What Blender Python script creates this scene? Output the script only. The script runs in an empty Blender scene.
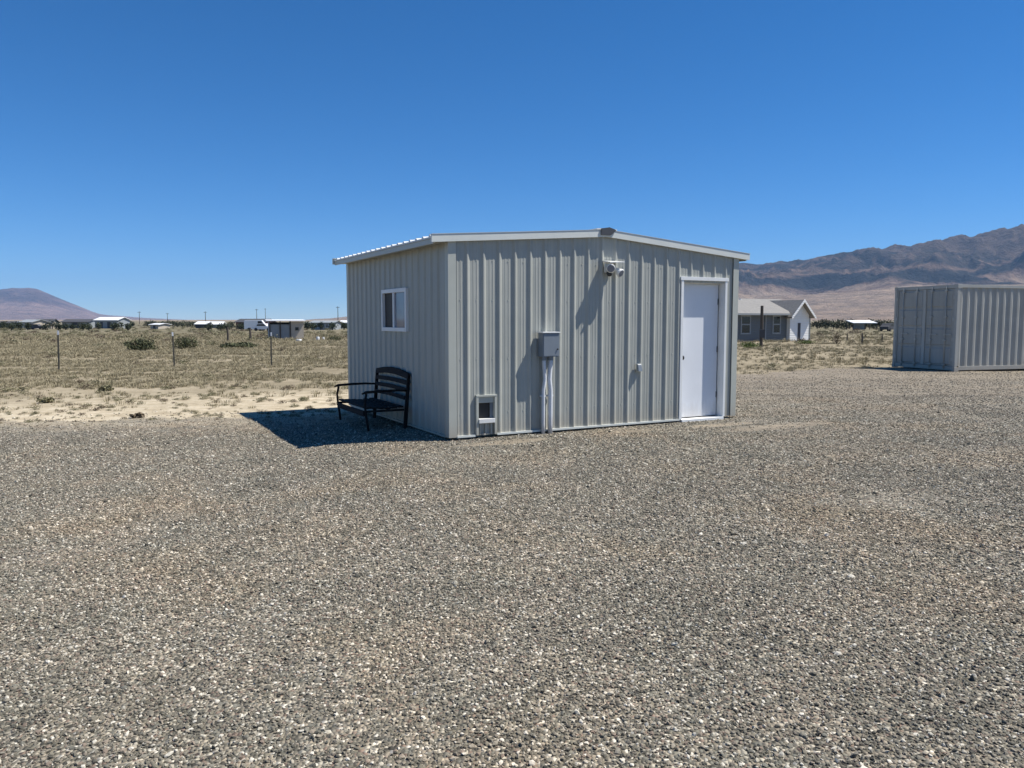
import bpy, bmesh, math, random
import numpy as np
from mathutils import Vector, Matrix, noise

random.seed(7)
rng = np.random.default_rng(11)
R = math.radians
S = bpy.context.scene
COL = S.collection

# ------------------------------------------------------------------ camera figures
F, PITCH, CAMH = 775.0, 0.0828, 1.55
SUN = Vector((0.634, 0.058, 1.0)).normalized()          # towards the sun


# ------------------------------------------------------------------ terrain
def smooth(a, b, x):
    t = min(1.0, max(0.0, (x - a) / (b - a)))      # a > b runs downwards
    return t * t * (3 - 2 * t)


def terrain(x, y):
    d = math.hypot(x, y)
    z = -0.005 * max(0.0, min(d, 360.0) - 25.0)
    if d > 360:
        z = -1.675 * (1 - smooth(360, 2000, d))
    z -= 0.06 * smooth(-1.2, -3.2, x) * smooth(3, 7, y)
    if d > 13:
        k = smooth(13, 40, d)
        z += k * (0.10 * noise.noise((x / 9, y / 9, 1.7)) + 0.05 * noise.noise((x / 2.6, y / 2.6, 5.1)))
        if d > 60:
            z += smooth(60, 200, d) * 0.25 * noise.noise((x / 45, y / 45, 9.3))
    return z


def ray(px, py):
    dx, dv = (px - 512) / F, (384 - py) / F
    c, s = math.cos(PITCH), math.sin(PITCH)
    return Vector((dx, c + dv * s, -s + dv * c))


def at(px, py):
    """the point of the terrain that a sight line meets"""
    r = ray(px, py)
    t, step = 3.0, 0.05
    while t < 3000:
        if CAMH + r.z * t < terrain(r.x * t, r.y * t):
            break
        t += step
        step = max(0.05, t * 0.004)
    return Vector((r.x * t, r.y * t, terrain(r.x * t, r.y * t)))


def at_d(px, d):
    r = ray(px, 319)
    x, y = r.x / r.y * d, d
    return Vector((x, y, terrain(x, y)))


# ------------------------------------------------------------------ materials
MATS = {}


def nt_new(name):
    m = bpy.data.materials.new(name)
    m.use_nodes = True
    nt = m.node_tree
    return m, nt, nt.nodes['Principled BSDF']


def ramp(nt, fac, stops, interp='LINEAR'):
    n = nt.nodes.new('ShaderNodeValToRGB')
    n.color_ramp.interpolation = interp
    el = n.color_ramp.elements
    while len(el) < len(stops):
        el.new(0.5)
    for e, (p, c) in zip(el, stops):
        e.position = p
        e.color = (*c, 1)
    nt.links.new(fac, n.inputs[0])
    return n.outputs[0]


def noise_tex(nt, vec, scale, detail=4, rough=0.55, dist=0.0):
    n = nt.nodes.new('ShaderNodeTexNoise')
    n.inputs['Scale'].default_value = scale
    n.inputs['Detail'].default_value = detail
    n.inputs['Roughness'].default_value = rough
    n.inputs['Distortion'].default_value = dist
    nt.links.new(vec, n.inputs['Vector'])
    return n.outputs['Fac']


def mix(nt, fac, a, b, mode='MIX'):
    n = nt.nodes.new('ShaderNodeMix')
    n.data_type = 'RGBA'
    n.blend_type = mode
    for sock, v in ((n.inputs[0], fac), (n.inputs[6], a), (n.inputs[7], b)):
        if isinstance(v, (int, float)):
            sock.default_value = v
        elif isinstance(v, tuple):
            sock.default_value = (*v, 1)
        else:
            nt.links.new(v, sock)
    return n.outputs[2]


def math_node(nt, op, a, b=0.0, clamp=False):
    n = nt.nodes.new('ShaderNodeMath')
    n.operation = op
    n.use_clamp = clamp
    for i, v in enumerate((a, b)):
        if isinstance(v, (int, float)):
            n.inputs[i].default_value = v
        else:
            nt.links.new(v, n.inputs[i])
    return n.outputs[0]


def coords(nt, kind='Object', scale=None):
    t = nt.nodes.new('ShaderNodeTexCoord')
    o = t.outputs[kind]
    if scale:
        m = nt.nodes.new('ShaderNodeMapping')
        m.inputs['Scale'].default_value = scale
        nt.links.new(o, m.inputs['Vector'])
        o = m.outputs[0]
    return o


def world_pos(nt, scale=None):
    g = nt.nodes.new('ShaderNodeNewGeometry')
    o = g.outputs['Position']
    if scale:
        m = nt.nodes.new('ShaderNodeMapping')
        m.inputs['Scale'].default_value = scale
        nt.links.new(o, m.inputs['Vector'])
        o = m.outputs[0]
    return o


def bump(nt, bsdf, height, strength, dist):
    b = nt.nodes.new('ShaderNodeBump')
    b.inputs['Strength'].default_value = strength
    b.inputs['Distance'].default_value = dist
    nt.links.new(height, b.inputs['Height'])
    nt.links.new(b.outputs[0], bsdf.inputs['Normal'])


def painted(name, col, rough=0.5, var=0.12, dirt=None, metallic=0.0, spec=0.5, scale=3.0):
    """paint or sheet metal: faint mottling, optional dust towards the foot of the thing"""
    m, nt, b = nt_new(name)
    v = coords(nt)
    f = noise_tex(nt, v, scale, 6, 0.6)
    lo = tuple(c * (1 - var) for c in col)
    hi = tuple(min(1, c * (1 + var * 0.6)) for c in col)
    c = ramp(nt, f, [(0.3, lo), (0.7, hi)])
    if dirt:
        sp = nt.nodes.new('ShaderNodeSeparateXYZ')
        nt.links.new(v, sp.inputs[0])
        n2 = noise_tex(nt, coords(nt, 'Object', (9, 9, 2.0)), 1.5, 5, 0.7)
        h = math_node(nt, 'ADD', sp.outputs[2], math_node(nt, 'MULTIPLY', n2, -0.35))
        k = math_node(nt, 'SUBTRACT', 1.0, math_node(nt, 'DIVIDE', math_node(nt, 'ADD', h, 0.15), 0.3, True), True)
        c = mix(nt, math_node(nt, 'MULTIPLY', k, 0.45), c, dirt)
    nt.links.new(c, b.inputs['Base Color'])
    r = math_node(nt, 'ADD', math_node(nt, 'MULTIPLY', f, 0.2), rough - 0.1)
    nt.links.new(r, b.inputs['Roughness'])
    b.inputs['Metallic'].default_value = metallic
    b.inputs['Specular IOR Level'].default_value = spec
    MATS[name] = m
    return m


def glassy(name, col, rough=0.06):
    m, nt, b = nt_new(name)
    f = noise_tex(nt, coords(nt), 2.0, 3)
    nt.links.new(ramp(nt, f, [(0.3, col), (0.7, tuple(c * 1.4 for c in col))]), b.inputs['Base Color'])
    b.inputs['Roughness'].default_value = rough
    b.inputs['IOR'].default_value = 1.5
    MATS[name] = m
    return m


DUST = (0.33, 0.27, 0.20)
painted('wall_metal', (0.362, 0.372, 0.338), 0.42, 0.07, DUST)
painted('roof_metal', (0.62, 0.63, 0.62), 0.38, 0.08)
painted('trim_white', (0.62, 0.64, 0.60), 0.42, 0.06)
painted('trim_corner', (0.42, 0.432, 0.385), 0.42, 0.06, DUST)
painted('door_white', (0.72, 0.74, 0.77), 0.40, 0.03, DUST)
painted('frame_white', (0.74, 0.75, 0.74), 0.45, 0.05)
painted('plastic_white', (0.70, 0.70, 0.68), 0.45, 0.08)
painted('box_grey', (0.175, 0.205, 0.24), 0.45, 0.06)
painted('pipe_grey', (0.62, 0.64, 0.66), 0.45, 0.10, DUST)
painted('dark_rubber', (0.02, 0.02, 0.02), 0.6, 0.2)
painted('dark_metal', (0.05, 0.05, 0.055), 0.45, 0.2, None, 0.4)
painted('ridge_dark', (0.045, 0.05, 0.06), 0.6, 0.2)
painted('knob_metal', (0.035, 0.033, 0.032), 0.35, 0.1, None, 0.6)
painted('lamp_white', (0.80, 0.80, 0.76), 0.35, 0.04)
painted('concrete', (0.30, 0.29, 0.27), 0.85, 0.2)
painted('bench_dark', (0.016, 0.0145, 0.014), 0.8, 0.35, None, 0, 0.2, 8)
painted('container_paint', (0.36, 0.358, 0.325), 0.5, 0.12, DUST, scale=1.2)
painted('container_frame', (0.42, 0.418, 0.38), 0.5, 0.12, DUST, scale=1.2)
painted('house_siding', (0.12, 0.135, 0.145), 0.6, 0.05, scale=1.0)
painted('house_white', (0.80, 0.80, 0.78), 0.6, 0.05, scale=1.0)
painted('shingle', (0.215, 0.208, 0.195), 0.85, 0.25, scale=5.0)
painted('far_white', (0.74, 0.75, 0.76), 0.5, 0.05)
painted('far_tan', (0.42, 0.37, 0.30), 0.7, 0.1)
painted('far_grey', (0.26, 0.28, 0.29), 0.6, 0.1)
painted('far_dark', (0.06, 0.06, 0.065), 0.7, 0.15)
painted('far_red', (0.20, 0.085, 0.065), 0.7, 0.15)
painted('far_blue', (0.13, 0.16, 0.20), 0.6, 0.1)
painted('post_steel', (0.11, 0.10, 0.075), 0.6, 0.3)
painted('post_wood', (0.08, 0.065, 0.05), 0.8, 0.3, scale=6)
painted('bark', (0.12, 0.09, 0.065), 0.85, 0.3, scale=6)
glassy('glass_dark', (0.012, 0.013, 0.016), 0.15)
glassy('glass_pane', (0.15, 0.165, 0.20), 0.05)

def weather_panels(m):
    nt = m.node_tree
    b = nt.nodes['Principled BSDF']
    src = b.inputs['Base Color'].links[0].from_socket
    st = noise_tex(nt, coords(nt, 'Object', (5.0, 5.0, 0.22)), 1.6, 5, 0.65)
    c = mix(nt, 0.75, src, ramp(nt, st, [(0.30, (0.86, 0.86, 0.85)), (0.55, (1, 1, 1)), (0.75, (1.06, 1.05, 1.03))]), 'MULTIPLY')
    nt.links.new(c, b.inputs['Base Color'])
    w_ = noise_tex(nt, coords(nt, 'Object', (1.6, 1.6, 0.8)), 2.2, 3, 0.5)
    bump(nt, b, w_, 0.10, 0.03)


weather_panels(MATS['wall_metal'])
weather_panels(MATS['container_paint'])

# faint wooden siding lines on the far house come from bump
for nm, sc in (('house_siding', 30.0), ('house_white', 30.0)):
    nt = MATS[nm].node_tree
    w = nt.nodes.new('ShaderNodeTexWave')
    w.bands_direction = 'Z'
    w.inputs['Scale'].default_value = 2.2
    nt.links.new(coords(nt), w.inputs['Vector'])
    bump(nt, nt.nodes['Principled BSDF'], w.outputs['Fac'], 0.5, 0.02)


def foliage(name, stops, rough=0.7):
    m, nt, b = nt_new(name)
    oi = nt.nodes.new('ShaderNodeObjectInfo')
    g = nt.nodes.new('ShaderNodeNewGeometry')
    f = math_node(nt, 'ADD', math_node(nt, 'MULTIPLY', g.outputs['Random Per Island'], 0.6),
                  math_node(nt, 'MULTIPLY', oi.outputs['Random'], 0.4))
    nt.links.new(ramp(nt, f, stops), b.inputs['Base Color'])
    b.inputs['Roughness'].default_value = rough
    b.inputs['Specular IOR Level'].default_value = 0.2
    MATS[name] = m
    return m


foliage('dry_grass', [(0.0, (0.175, 0.155, 0.095)), (0.35, (0.25, 0.218, 0.138)), (0.7, (0.34, 0.295, 0.195)), (1.0, (0.165, 0.157, 0.095))])
foliage('sage', [(0.0, (0.13, 0.122, 0.066)), (0.5, (0.18, 0.168, 0.098)), (1.0, (0.26, 0.235, 0.145))])
foliage('sage_green', [(0.0, (0.05, 0.056, 0.028)), (0.5, (0.09, 0.096, 0.048)), (1.0, (0.15, 0.15, 0.082))])
foliage('green_weed', [(0.0, (0.05, 0.085, 0.02)), (0.5, (0.085, 0.13, 0.03)), (1.0, (0.15, 0.16, 0.06))])
foliage('dark_leaf', [(0.0, (0.020, 0.028, 0.018)), (0.5, (0.04, 0.052, 0.030)), (1.0, (0.075, 0.085, 0.045))])
foliage('tumble', [(0.0, (0.08, 0.062, 0.042)), (0.5, (0.13, 0.102, 0.068)), (1.0, (0.20, 0.155, 0.105))])

# ---- gravel colours
STONE_STOPS = [(0.00, (0.052, 0.049, 0.041)), (0.10, (0.108, 0.102, 0.083)), (0.24, (0.151, 0.139, 0.108)),
               (0.40, (0.204, 0.184, 0.147)), (0.52, (0.160, 0.157, 0.132)), (0.64, (0.261, 0.230, 0.182)),
               (0.74, (0.195, 0.148, 0.118)), (0.80, (0.321, 0.287, 0.229)), (0.89, (0.417, 0.386, 0.317)),
               (0.96, (0.592, 0.555, 0.480))]


def dirt_streaks(nt):
    """0 on clean gravel, 1 where it has thinned into tan dirt towards the far side of the yard"""
    sp = nt.nodes.new('ShaderNodeSeparateXYZ')
    nt.links.new(world_pos(nt), sp.inputs[0])
    st = noise_tex(nt, world_pos(nt, (0.16, 0.55, 1)), 1.0, 6, 0.65, 0.4)
    k = math_node(nt, 'DIVIDE', math_node(nt, 'SUBTRACT', sp.outputs[1], 11.5), 9.0)
    return math_node(nt, 'ADD', k, math_node(nt, 'MULTIPLY', math_node(nt, 'SUBTRACT', st, 0.5), 2.6), True)


BARE = [(3.75, 11.0, 28, 1.15, .26), (-0.1, 9.62, 28, .75, .16), (1.7, 10.62, 28, .5, .10), (3.05, 11.2, 28, .8, .16)]      # x, y, turn, half lengths


def bare_spots(nt):
    """scuffed bare dust at the foot of the door and wall, with ragged outlines"""
    p = world_pos(nt)
    n = noise_tex(nt, p, 5.0, 5, 0.7)
    out = 0.0
    for x, y, a, lx, ly in BARE:
        mp = nt.nodes.new('ShaderNodeMapping')
        mp.vector_type = 'TEXTURE'
        mp.inputs['Location'].default_value = (x, y, 0)
        mp.inputs['Rotation'].default_value = (0, 0, R(a))
        mp.inputs['Scale'].default_value = (lx, ly, 5)
        nt.links.new(p, mp.inputs['Vector'])
        ln = nt.nodes.new('ShaderNodeVectorMath')
        ln.operation = 'LENGTH'
        nt.links.new(mp.outputs[0], ln.inputs[0])
        k = math_node(nt, 'SUBTRACT', 1.55, math_node(nt, 'ADD', ln.outputs['Value'], n), True)
        out = math_node(nt, 'MAXIMUM', out, math_node(nt, 'MULTIPLY', k, 2.2, True))
    return out


def tone_patches(nt, c):
    """metre-wide drifts of greyer, browner and dustier gravel"""
    p = world_pos(nt)
    n1 = noise_tex(nt, p, 0.55, 4, 0.6, 0.4)
    c = mix(nt, 0.85, c, ramp(nt, n1, [(0.30, (0.82, 0.83, 0.84)), (0.50, (1, 1, 1)), (0.70, (1.14, 1.03, 0.92))]), 'MULTIPLY')
    # wheel tracks that swing across the far half of the yard: fines pressed in, stones pushed to the crown
    sp = nt.nodes.new('ShaderNodeSeparateXYZ')
    nt.links.new(p, sp.inputs[0])
    x8 = math_node(nt, 'SUBTRACT', sp.outputs[0], 9.0)
    mid = math_node(nt, 'ADD', 16.6, math_node(nt, 'MULTIPLY', math_node(nt, 'MULTIPLY', x8, x8), 0.03))
    wob = math_node(nt, 'MULTIPLY', math_node(nt, 'SUBTRACT', noise_tex(nt, p, 0.35, 4, 0.6), 0.5), 1.6)
    v = math_node(nt, 'ADD', math_node(nt, 'SUBTRACT', sp.outputs[1], mid), wob)
    on = math_node(nt, 'DIVIDE', math_node(nt, 'SUBTRACT', sp.outputs[0], 3.5), 2.0, True)

    def rut(at_v, wid):
        q = math_node(nt, 'DIVIDE', math_node(nt, 'ABSOLUTE', math_node(nt, 'SUBTRACT', v, at_v)), wid)
        return math_node(nt, 'MULTIPLY', math_node(nt, 'SUBTRACT', 1.0, q, True), on)
    pale = math_node(nt, 'ADD', rut(-0.85, 0.30), rut(0.85, 0.30), True)
    dark = math_node(nt, 'ADD', rut(-1.30, 0.22), rut(0.40, 0.22), True)
    c = mix(nt, math_node(nt, 'MULTIPLY', pale, 0.65), c, (0.31, 0.268, 0.208))
    c = mix(nt, math_node(nt, 'MULTIPLY', dark, 0.45), c, (0.085, 0.075, 0.062))
    n2 = noise_tex(nt, p, 1.9, 3, 0.6)
    return mix(nt, 0.8, c, ramp(nt, n2, [(0.3, (0.88, 0.90, 0.88)), (0.7, (1.12, 1.09, 1.06))]), 'MULTIPLY')


def make_gravel_ground():
    m, nt, b = nt_new('gravel_bed')
    p = world_pos(nt)
    vor = nt.nodes.new('ShaderNodeTexVoronoi')
    vor.inputs['Scale'].default_value = 62
    nt.links.new(p, vor.inputs['Vector'])
    sep = nt.nodes.new('ShaderNodeSeparateColor')
    nt.links.new(vor.outputs['Color'], sep.inputs[0])
    c = ramp(nt, sep.outputs[0], STONE_STOPS, 'CONSTANT')
    v2 = nt.nodes.new('ShaderNodeTexVoronoi')
    v2.inputs['Scale'].default_value = 19
    nt.links.new(p, v2.inputs['Vector'])
    s2 = nt.nodes.new('ShaderNodeSeparateColor')
    nt.links.new(v2.outputs['Color'], s2.inputs[0])
    c = mix(nt, 0.7, c, ramp(nt, s2.outputs[1], [(0.0, (0.72, 0.72, 0.72)), (0.5, (1, 0.98, 0.95)), (1.0, (1.35, 1.3, 1.24))]), 'MULTIPLY')
    # fines showing between the stones
    fine = noise_tex(nt, p, 1.1, 6, 0.7, 0.6)
    c = mix(nt, ramp(nt, fine, [(0.60, (0, 0, 0)), (0.72, (0.75, 0.75, 0.75))]), c, (0.29, 0.245, 0.19))
    c = tone_patches(nt, c)
    # gravel thins into tan dirt towards the far side of the yard, in long streaks
    k = dirt_streaks(nt)
    at_ = nt.nodes.new('ShaderNodeAttribute')
    at_.attribute_name = 'thickness'
    n3 = noise_tex(nt, world_pos(nt, (0.5, 1.2, 1)), 1.6, 6, 0.7)
    e = math_node(nt, 'SUBTRACT', 1.0, math_node(nt, 'DIVIDE', at_.outputs['Fac'], 2.2))
    e = math_node(nt, 'ADD', e, math_node(nt, 'MULTIPLY', math_node(nt, 'SUBTRACT', n3, 0.56), 3.0), True)
    e = math_node(nt, 'MULTIPLY', e, math_node(nt, 'SUBTRACT', 1.0, math_node(nt, 'DIVIDE', at_.outputs['Fac'], 4.0), True))
    dirt = ramp(nt, noise_tex(nt, p, 2.4, 6, 0.7), [(0.3, (0.195, 0.162, 0.118)), (0.7, (0.315, 0.268, 0.202))])
    drag = noise_tex(nt, world_pos(nt, (0.10, 1.5, 1)), 1.3, 5, 0.65)
    dirt = mix(nt, 0.8, dirt, ramp(nt, drag, [(0.32, (0.70, 0.70, 0.69)), (0.5, (1, 1, 1)), (0.70, (1.28, 1.26, 1.22))]), 'MULTIPLY')
    k = math_node(nt, 'MAXIMUM', k, bare_spots(nt))
    c = mix(nt, math_node(nt, 'MULTIPLY', k, 0.84), c, dirt)
    # towards the rim the bed lets the neighbouring soil through: pale sand on the left, brown dirt on the right
    sx = nt.nodes.new('ShaderNodeSeparateXYZ')
    nt.links.new(p, sx.inputs[0])
    side = math_node(nt, 'DIVIDE', math_node(nt, 'ADD', sx.outputs[0], 1.0), 5.0, True)
    sand = ramp(nt, noise_tex(nt, p, 3.2, 5, 0.65), [(0.3, (0.30, 0.25, 0.175)), (0.7, (0.50, 0.435, 0.32))])
    c = mix(nt, math_node(nt, 'MULTIPLY', e, 0.9), c, mix(nt, side, sand, dirt))
    nt.links.new(c, b.inputs['Base Color'])
    b.inputs['Roughness'].default_value = 0.85
    b.inputs['Specular IOR Level'].default_value = 0.25
    h = math_node(nt, 'SUBTRACT', 1.0, vor.outputs['Distance'])
    bump(nt, b, h, 0.9, 0.018)
    MATS['gravel_bed'] = m


make_gravel_ground()


def make_stone():
    m, nt, b = nt_new('stone')
    oi = nt.nodes.new('ShaderNodeObjectInfo')
    c = ramp(nt, oi.outputs['Random'], STONE_STOPS, 'LINEAR')
    n = noise_tex(nt, coords(nt), 1.6, 4, 0.7)
    c = mix(nt, 0.8, c, ramp(nt, n, [(0.3, (0.75, 0.75, 0.75)), (0.7, (1.2, 1.18, 1.14))]), 'MULTIPLY')
    c = tone_patches(nt, c)
    c = mix(nt, math_node(nt, 'MULTIPLY', dirt_streaks(nt), 0.55), c, (0.27, 0.225, 0.172))
    nt.links.new(c, b.inputs['Base Color'])
    b.inputs['Roughness'].default_value = 0.8
    b.inputs['Specular IOR Level'].default_value = 0.3
    MATS['stone'] = m


make_stone()


def make_desert():
    m, nt, b = nt_new('desert_soil')
    p = world_pos(nt)
    sp = nt.nodes.new('ShaderNodeSeparateXYZ')
    nt.links.new(p, sp.inputs[0])
    ln = nt.nodes.new('ShaderNodeVectorMath')
    ln.operation = 'LENGTH'
    nt.links.new(p, ln.inputs[0])
    dist = ln.outputs['Value']
    big = noise_tex(nt, world_pos(nt, (0.6, 1, 1)), 0.22, 6, 0.62, 0.5)
    sml = noise_tex(nt, p, 3.2, 5, 0.65)
    grit = noise_tex(nt, p, 28, 3, 0.7)
    sand = ramp(nt, sml, [(0.28, (0.30, 0.245, 0.165)), (0.5, (0.44, 0.375, 0.27)), (0.72, (0.54, 0.475, 0.36))])
    soil = ramp(nt, noise_tex(nt, world_pos(nt, (0.35, 1, 1)), 1.6, 6, 0.7), [(0.28, (0.165, 0.138, 0.088)), (0.5, (0.225, 0.190, 0.128)), (0.75, (0.31, 0.262, 0.185))])
    # bare pale sand near the yard, duller grassy soil farther out
    # on the right hand the soil is browner and less sandy
    k = math_node(nt, 'DIVIDE', math_node(nt, 'SUBTRACT', dist, 15.5), 6.0, True)
    kx = math_node(nt, 'DIVIDE', math_node(nt, 'ADD', sp.outputs[0], 1.0), 6.0, True)
    k = math_node(nt, 'MAXIMUM', k, math_node(nt, 'MULTIPLY', kx, 0.62))
    k = math_node(nt, 'ADD', k, math_node(nt, 'MULTIPLY', math_node(nt, 'SUBTRACT', big, 0.5), 2.2), True)
    c = mix(nt, k, sand, soil)
    # pale playa beyond the scrub, dull olive carpet of far brush
    far = math_node(nt, 'DIVIDE', math_node(nt, 'SUBTRACT', dist, 60.0), 120.0, True)
    brush = noise_tex(nt, p, 0.07, 6, 0.7)
    fc = ramp(nt, brush, [(0.33, (0.09, 0.085, 0.05)), (0.5, (0.16, 0.142, 0.09)), (0.68, (0.27, 0.225, 0.155))])
    c = mix(nt, far, c, fc)
    veryfar = math_node(nt, 'DIVIDE', math_node(nt, 'SUBTRACT', dist, 700.0), 1500.0, True)
    c = mix(nt, veryfar, c, (0.27, 0.215, 0.165))
    c = mix(nt, 0.5, c, ramp(nt, grit, [(0.3, (0.7, 0.7, 0.7)), (0.7, (1.25, 1.25, 1.25))]), 'MULTIPLY')
    nt.links.new(c, b.inputs['Base Color'])
    b.inputs['Roughness'].default_value = 0.95
    b.inputs['Specular IOR Level'].default_value = 0.1
    h = math_node(nt, 'ADD', sml, math_node(nt, 'MULTIPLY', grit, 0.25))
    bump(nt, b, h, 0.6, 0.05)
    MATS['desert_soil'] = m


make_desert()


def make_mountain(name, base, mid, dark, zlo, zhi, sc):
    m, nt, b = nt_new(name)
    p = world_pos(nt)
    sp = nt.nodes.new('ShaderNodeSeparateXYZ')
    nt.links.new(p, sp.inputs[0])
    n1 = noise_tex(nt, p, sc, 7, 0.62, 0.8)
    n2 = noise_tex(nt, p, sc * 6, 7, 0.7)
    h = math_node(nt, 'DIVIDE', math_node(nt, 'SUBTRACT', sp.outputs[2], zlo), zhi - zlo)
    k = math_node(nt, 'ADD', h, math_node(nt, 'MULTIPLY', math_node(nt, 'SUBTRACT', n1, 0.5), 1.5), True)
    c = ramp(nt, k, [(0.0, base), (0.24, base), (0.40, mid), (0.50, dark), (0.66, dark), (0.74, mid), (0.84, dark), (1.0, tuple(0.5 * (a + b) for a, b in zip(mid, dark)))])
    c = mix(nt, 0.9, c, ramp(nt, n2, [(0.3, (0.55, 0.58, 0.6)), (0.7, (1.45, 1.38, 1.3))]), 'MULTIPLY')
    nt.links.new(c, b.inputs['Base Color'])
    b.inputs['Roughness'].default_value = 0.95
    b.inputs['Specular IOR Level'].default_value = 0.05
    bump(nt, b, n2, 0.9, 0.12 / sc)
    MATS[name] = m


make_mountain('range_rock', (0.275, 0.215, 0.166), (0.162, 0.119, 0.094), (0.034, 0.034, 0.033), 40, 430, 0.0016)
make_mountain('mesa_rock', (0.245, 0.165, 0.132), (0.185, 0.120, 0.100), (0.115, 0.078, 0.068), 60, 520, 0.0008)


# ------------------------------------------------------------------ mesh helpers
class MB:
    def __init__(self):
        self.v, self.f = [], []

    def poly(self, pts):
        n = len(self.v)
        self.v += [tuple(p) for p in pts]
        self.f.append(tuple(range(n, n + len(pts))))

    def hull8(self, c):
        """8 corners: bottom ring of four, top ring of four"""
        n = len(self.v)
        self.v += [tuple(p) for p in c]
        for q in ((3, 2, 1, 0), (4, 5, 6, 7), (0, 1, 5, 4), (1, 2, 6, 5), (2, 3, 7, 6), (3, 0, 4, 7)):
            self.f.append(tuple(n + i for i in q))
        return self

    def box(self, x0, x1, y0, y1, z0, z1):
        return self.hull8([(x0, y0, z0), (x1, y0, z0), (x1, y1, z0), (x0, y1, z0),
                           (x0, y0, z1), (x1, y0, z1), (x1, y1, z1), (x0, y1, z1)])

    def prism(self, pts2, fn, t0, t1):
        """extrude a 2-D outline; fn(p, q, t) gives the 3-D point"""
        n = len(self.v)
        k = len(pts2)
        self.v += [tuple(fn(p, q, t0)) for p, q in pts2] + [tuple(fn(p, q, t1)) for p, q in pts2]
        self.f.append(tuple(n + i for i in range(k))[::-1])
        self.f.append(tuple(n + k + i for i in range(k)))
        for i in range(k):
            j = (i + 1) % k
            self.f.append((n + i, n + j, n + k + j, n + k + i))
        return self

    def tube(self, pts, r, seg=10, cap=True):
        pts = [Vector(p) for p in pts]
        rs = r if isinstance(r, (list, tuple)) else [r] * len(pts)
        rings = []
        for i, p in enumerate(pts):
            d = (pts[min(i + 1, len(pts) - 1)] - pts[max(i - 1, 0)]).normalized()
            a = d.orthogonal().normalized() if abs(d.z) > 0.9 else d.cross(Vector((0, 0, 1))).normalized()
            b_ = d.cross(a)
            n = len(self.v)
            for k in range(seg):
                t = 2 * math.pi * k / seg
                self.v.append(tuple(p + (a * math.cos(t) + b_ * math.sin(t)) * rs[i]))
            rings.append(n)
        for n0, n1 in zip(rings, rings[1:]):
            for k in range(seg):
                j = (k + 1) % seg
                self.f.append((n0 + k, n0 + j, n1 + j, n1 + k))
        if cap:
            self.f.append(tuple(rings[0] + k for k in range(seg))[::-1])
            self.f.append(tuple(rings[-1] + k for k in range(seg)))
        return self

    def build(self, name, mat, parent=None, bevel=0.0, smooth_=False):
        me = bpy.data.meshes.new(name)
        me.from_pydata(self.v, [], self.f)
        if bevel or smooth_:
            bm = bmesh.new()
            bm.from_mesh(me)
            bmesh.ops.remove_doubles(bm, verts=bm.verts, dist=1e-5)
            bmesh.ops.recalc_face_normals(bm, faces=bm.faces)
            if bevel:
                bmesh.ops.bevel(bm, geom=list(bm.edges), offset=bevel, segments=2, affect='EDGES', profile=0.6)
            bm.to_mesh(me)
            bm.free()
        else:
            bm = bmesh.new()
            bm.from_mesh(me)
            bmesh.ops.recalc_face_normals(bm, faces=bm.faces)
            bm.to_mesh(me)
            bm.free()
        if smooth_:
            me.polygons.foreach_set('use_smooth', [True] * len(me.polygons))
        me.materials.append(MATS[mat] if isinstance(mat, str) else mat)
        o = bpy.data.objects.new(name, me)
        COL.objects.link(o)
        if parent:
            o.parent = parent
        return o


def tag(o, label=None, cat=None, group=None, kind=None):
    if label:
        o['label'] = label
    if cat:
        o['category'] = cat
    if group:
        o['group'] = group
    if kind:
        o['kind'] = kind
    return o


def thing(name, label, cat, loc, rotz=0.0, group=None):
    o = bpy.data.objects.new(name, None)
    o.empty_display_size = 0.2
    COL.objects.link(o)
    o.location = loc
    o.rotation_euler = (0, 0, rotz)
    return tag(o, label, cat, group)


def copy_tree(o, parent=None):
    c = o.copy()
    COL.objects.link(c)
    if parent:
        c.parent = parent
    for ch in list(o.children):
        copy_tree(ch, c)
    return c


# ------------------------------------------------------------------ world, sun, camera
w = bpy.data.worlds.new('World')
S.world = w
w.use_nodes = True
bg = w.node_tree.nodes['Background']
sky = w.node_tree.nodes.new('ShaderNodeTexSky')
sky.sky_type = 'NISHITA'
sky.sun_disc = False
sky.sun_elevation = math.asin(SUN.z)
sky.sun_rotation = math.atan2(SUN.x, SUN.y)
sky.altitude = 3000
sky.air_density = 1.0
sky.dust_density = 0.0
sky.ozone_density = 8.0
hs = w.node_tree.nodes.new('ShaderNodeHueSaturation')      # clear high-desert air: a purer blue
hs.inputs['Saturation'].default_value = 1.22
w.node_tree.links.new(sky.outputs[0], hs.inputs['Color'])
w.node_tree.links.new(hs.outputs[0], bg.inputs['Color'])
bg.inputs['Strength'].default_value = 0.084

sl = bpy.data.lights.new('sun', 'SUN')
sl.energy = 5.0
sl.angle = R(0.5)
sl.color = (1.0, 0.955, 0.88)
so = bpy.data.objects.new('sun', sl)
COL.objects.link(so)
so.rotation_euler = SUN.to_track_quat('Z', 'Y').to_euler()
so.location = (30, -10, 40)

cd = bpy.data.cameras.new('camera')
cd.sensor_width = 36
cd.lens = F * 36 / 1024
cd.clip_start = 0.1
cd.clip_end = 60000
cam = bpy.data.objects.new('camera', cd)
COL.objects.link(cam)
cam.location = (0, 0, CAMH)
cam.rotation_euler = (math.pi / 2 - PITCH, 0, 0)
S.camera = cam
S.view_settings.view_transform = 'Standard'
S.view_settings.look = 'None'
S.view_settings.exposure = 0.6
S.view_settings.gamma = 1.0
S.cycles.use_denoising = True
S.cycles.denoiser = 'OPENIMAGEDENOISE'
S.cycles.denoising_input_passes = 'RGB_ALBEDO_NORMAL'
S.cycles.denoising_prefilter = 'ACCURATE'
S.cycles.max_bounces = 6
S.cycles.volume_bounces = 0
S.cycles.diffuse_bounces = 3


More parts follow.
